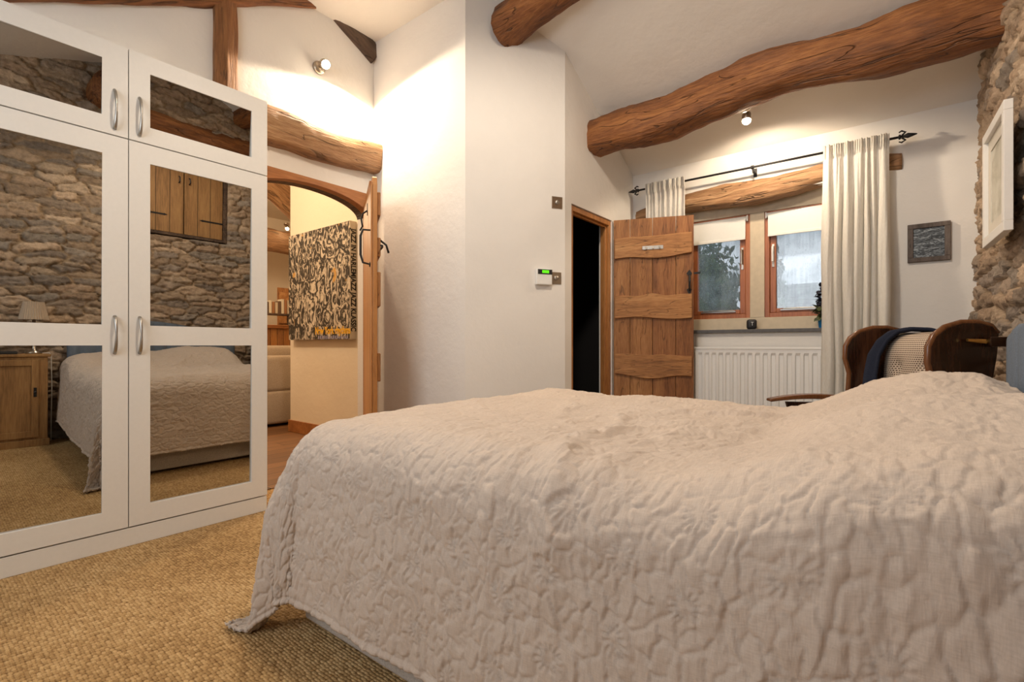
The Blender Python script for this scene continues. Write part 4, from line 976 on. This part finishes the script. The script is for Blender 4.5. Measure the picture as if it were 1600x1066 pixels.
    Pm = np.stack([X, Y, Z], -1); Pu = np.gradient(Pm, axis=0); Pv = np.gradient(Pm, axis=1); Nn = np.cross(Pu, Pv); Nn /= (np.linalg.norm(Nn, axis=-1, keepdims=True) + 1e-12)
    Pm = Pm + Nn * h[..., None]; Pm[..., 2] = np.maximum(Pm[..., 2], 0.006)
    o = grid_mesh('quilt', Pm[..., 0], Pm[..., 1], Pm[..., 2], M['quilt'], uv=(U + 1, V + 1))
    md = o.modifiers.new('s', 'SOLIDIFY'); md.thickness = 0.008; md.offset = -1
    tag(o, 'pale beige floral stitched quilt spread over the bed, hanging to the floor', 'quilt')
quilt()

# ---------------------------------------------------------------- wing chair
fx, fy = -0.864, -0.503
ch = thing('wing_armchair', 'dark wooden winged armchair with cream woven back cushion behind the bed', 'chair', (0.06, 3.06, 0), math.atan2(fy, fx))
# local +x = facing, +y = its left (towards the photographer's right ... near side is +y)
HW = .30
def wing(s):
    prf = [(.20, .52), (.215, .62), (.205, .72), (.20, .80), (.225, .88), (.222, .945), (.195, .99), (.14, 1.025), (.06, 1.045), (-.02, 1.045), (-.085, 1.03), (-.115, 1.00), (-.105, .90), (-.08, .78), (-.06, .62), (-.05, .45), (.12, .45)]
    prf = [((x + .115) * .81 - .115, z) for x, z in prf]
    bm = B(); prism(bm, prf, -.013, .013, 'xz')
    for v in bm.verts: v.co.y = v.co.y + s * (HW + .10 * max(0, v.co.x + .1))
    o = obj('wing', bm, M['chairwood'], ch, bevel=.006, seg=3)
    bm = B(); pts = [(x + .002, s * (HW + .10 * max(0, x + .1)), z) for x, z in prf[1:12]]
    tube(bm, pts, .0135, 10); e_ = obj('wing_edge', bm, M['chairedge'], o, smooth=True)
    return o
wf = wing(1); wn = wing(-1)
# local +y points: rotate check handled by measurement; brass reclining catch on the near wing
for s, w_ in ((1, wf), (-1, wn)):
    yy = s * (HW + .03)
    bm = B(); box(bm, -.115, -.045, min(yy, yy + s * .035), max(yy, yy + s * .035), .945, .985); obj('catch', bm, M['chairwood'], w_, bevel=.004)
    bm = B(); yb_ = s * (HW + .045); tube(bm, [(-.05, yb_, .965), (.03, yb_ + s * .004, .972)], [.010, .006], 10); box(bm, -.118, -.085, min(yb_ - .002 * s, yb_ + s * .012), max(yb_ - .002 * s, yb_ + s * .012), .95, .98); obj('catch_lever', bm, M['brass'], w_)
obj('back_panel', (lambda b_: prism(b_, [(-.09, .40), (-.06, .40), (-.085, 1.0), (-.115, 1.0)], -HW + .014, HW - .014, 'xz'))(B()), M['chairwood'], ch, bevel=.005)
n = 40; a = np.linspace(-1, 1, n); Aq, Bq = np.meshgrid(a, a, indexing='ij')
puff = (1 - Aq ** 6) * (1 - Bq ** 6); dim = np.zeros_like(Aq)
for py, pz in ((-.35, .45), (.35, .45), (0, -.15), (-.5, -.6), (.5, -.6)): dim += .03 * np.exp(-((Aq - py) ** 2 + (Bq - pz) ** 2 * 1.0) / .015)
Xc = -.062 + .02 * (1 - (Bq + 1) / 2) + .10 * puff ** .6 - dim; Yc = Aq * (HW - .025); Zc = .70 + Bq * .315
o = grid_mesh('back_cushion', Xc, Yc, Zc, M['cane'], ch, uv=(Yc + 1, Zc + 1)); tag(o, 'cream open-weave buttoned back cushion')
md = o.modifiers.new('s', 'SOLIDIFY'); md.thickness = .02; md.offset = -1 
obj('seat', box(B(), -.06, .46, -HW + .02, HW - .02, .34, .40), M['chairwood'], ch, bevel=.01)
obj('seat_cushion', box(B(), -.02, .47, -HW + .03, HW - .03, .4005, .48), M['cane'], ch, bevel=.03, seg=4, smooth=True)
for s in (-1, 1):
    bm = B(); nn = 16; lo = []; hi = []
    for i in range(nn + 1):
        t = i / nn; x = .10 + t * .46; z = .655 + .025 * math.sin(t * 2.6) - .025 * t * t; lo.append((x, z - .016 + .012 * t ** 3)); hi.append((x, z + .012))
    prism(bm, lo + hi[::-1], s * HW - .035 + s * .02, s * HW + .035 + s * .02, 'xz'); ar = obj('arm', bm, M['chairedge'], ch, bevel=.008, seg=3)
    obj('arm_support', (lambda b_: prism(b_, [(.34, .36), (.40, .36), (.47, .64), (.20, .64)], s * HW + s * .02 - .012, s * HW + s * .02 + .012, 'xz'))(B()), M['chairwood'], ch, bevel=.003)
    for x in (-.03, .42):
        bm = B(); tube(bm, [(x, s * (HW - .03), .34), (x + (.02 if x > 0 else -.04), s * (HW - .02), 0)], [.022, .015], 12); obj('leg', bm, M['chairwood'], ch, smooth=True)
# navy scarf over the far side of the chair back
def scarf():
    n, m = 60, 24; t = np.linspace(0, 1, n); s = np.linspace(-1, 1, m); T, S = np.meshgrid(t, s, indexing='ij')
    ctrl = np.array([(.145, .16, .56), (.13, .175, .68), (.11, .19, .80), (.085, .20, .90), (.045, .195, .975), (.0, .18, 1.018), (-.05, .14, 1.033), (-.09, .08, 1.028), (-.125, .03, 1.005), (-.15, 0.0, .93), (-.155, -.01, .84)])
    ctrl[:, 1] *= SCS
    k = T * (len(ctrl) - 1); i0 = np.clip(np.floor(k).astype(int), 0, len(ctrl) - 2); f = (k - i0)[..., None]; f = f * f * (3 - 2 * f) * .3 + f * .7
    P = ctrl[i0] * (1 - f) + ctrl[i0 + 1] * f
    wdt = .062 - .02 * T
    P[..., 1] += S * wdt; P[..., 0] += .012 * np.cos(S * 5 + T * 3) + .006 - .01 * S ** 2; P[..., 2] += .004 * np.cos(S * 6)
    M4 = Matrix.Translation((0.06, 3.06, 0)) @ Matrix.Rotation(math.atan2(fy, fx), 4, 'Z'); A4 = np.array(M4)
    Pw = P @ A4[:3, :3].T + A4[:3, 3]
    o = grid_mesh('scarf', Pw[..., 0], Pw[..., 1], Pw[..., 2], M['navy']); md = o.modifiers.new('s', 'SOLIDIFY'); md.thickness = .014; md.offset = 0
    tag(o, 'navy blue scarf draped over the armchair back beside its far wing', 'scarf')
SCS = -1.0
scarf()
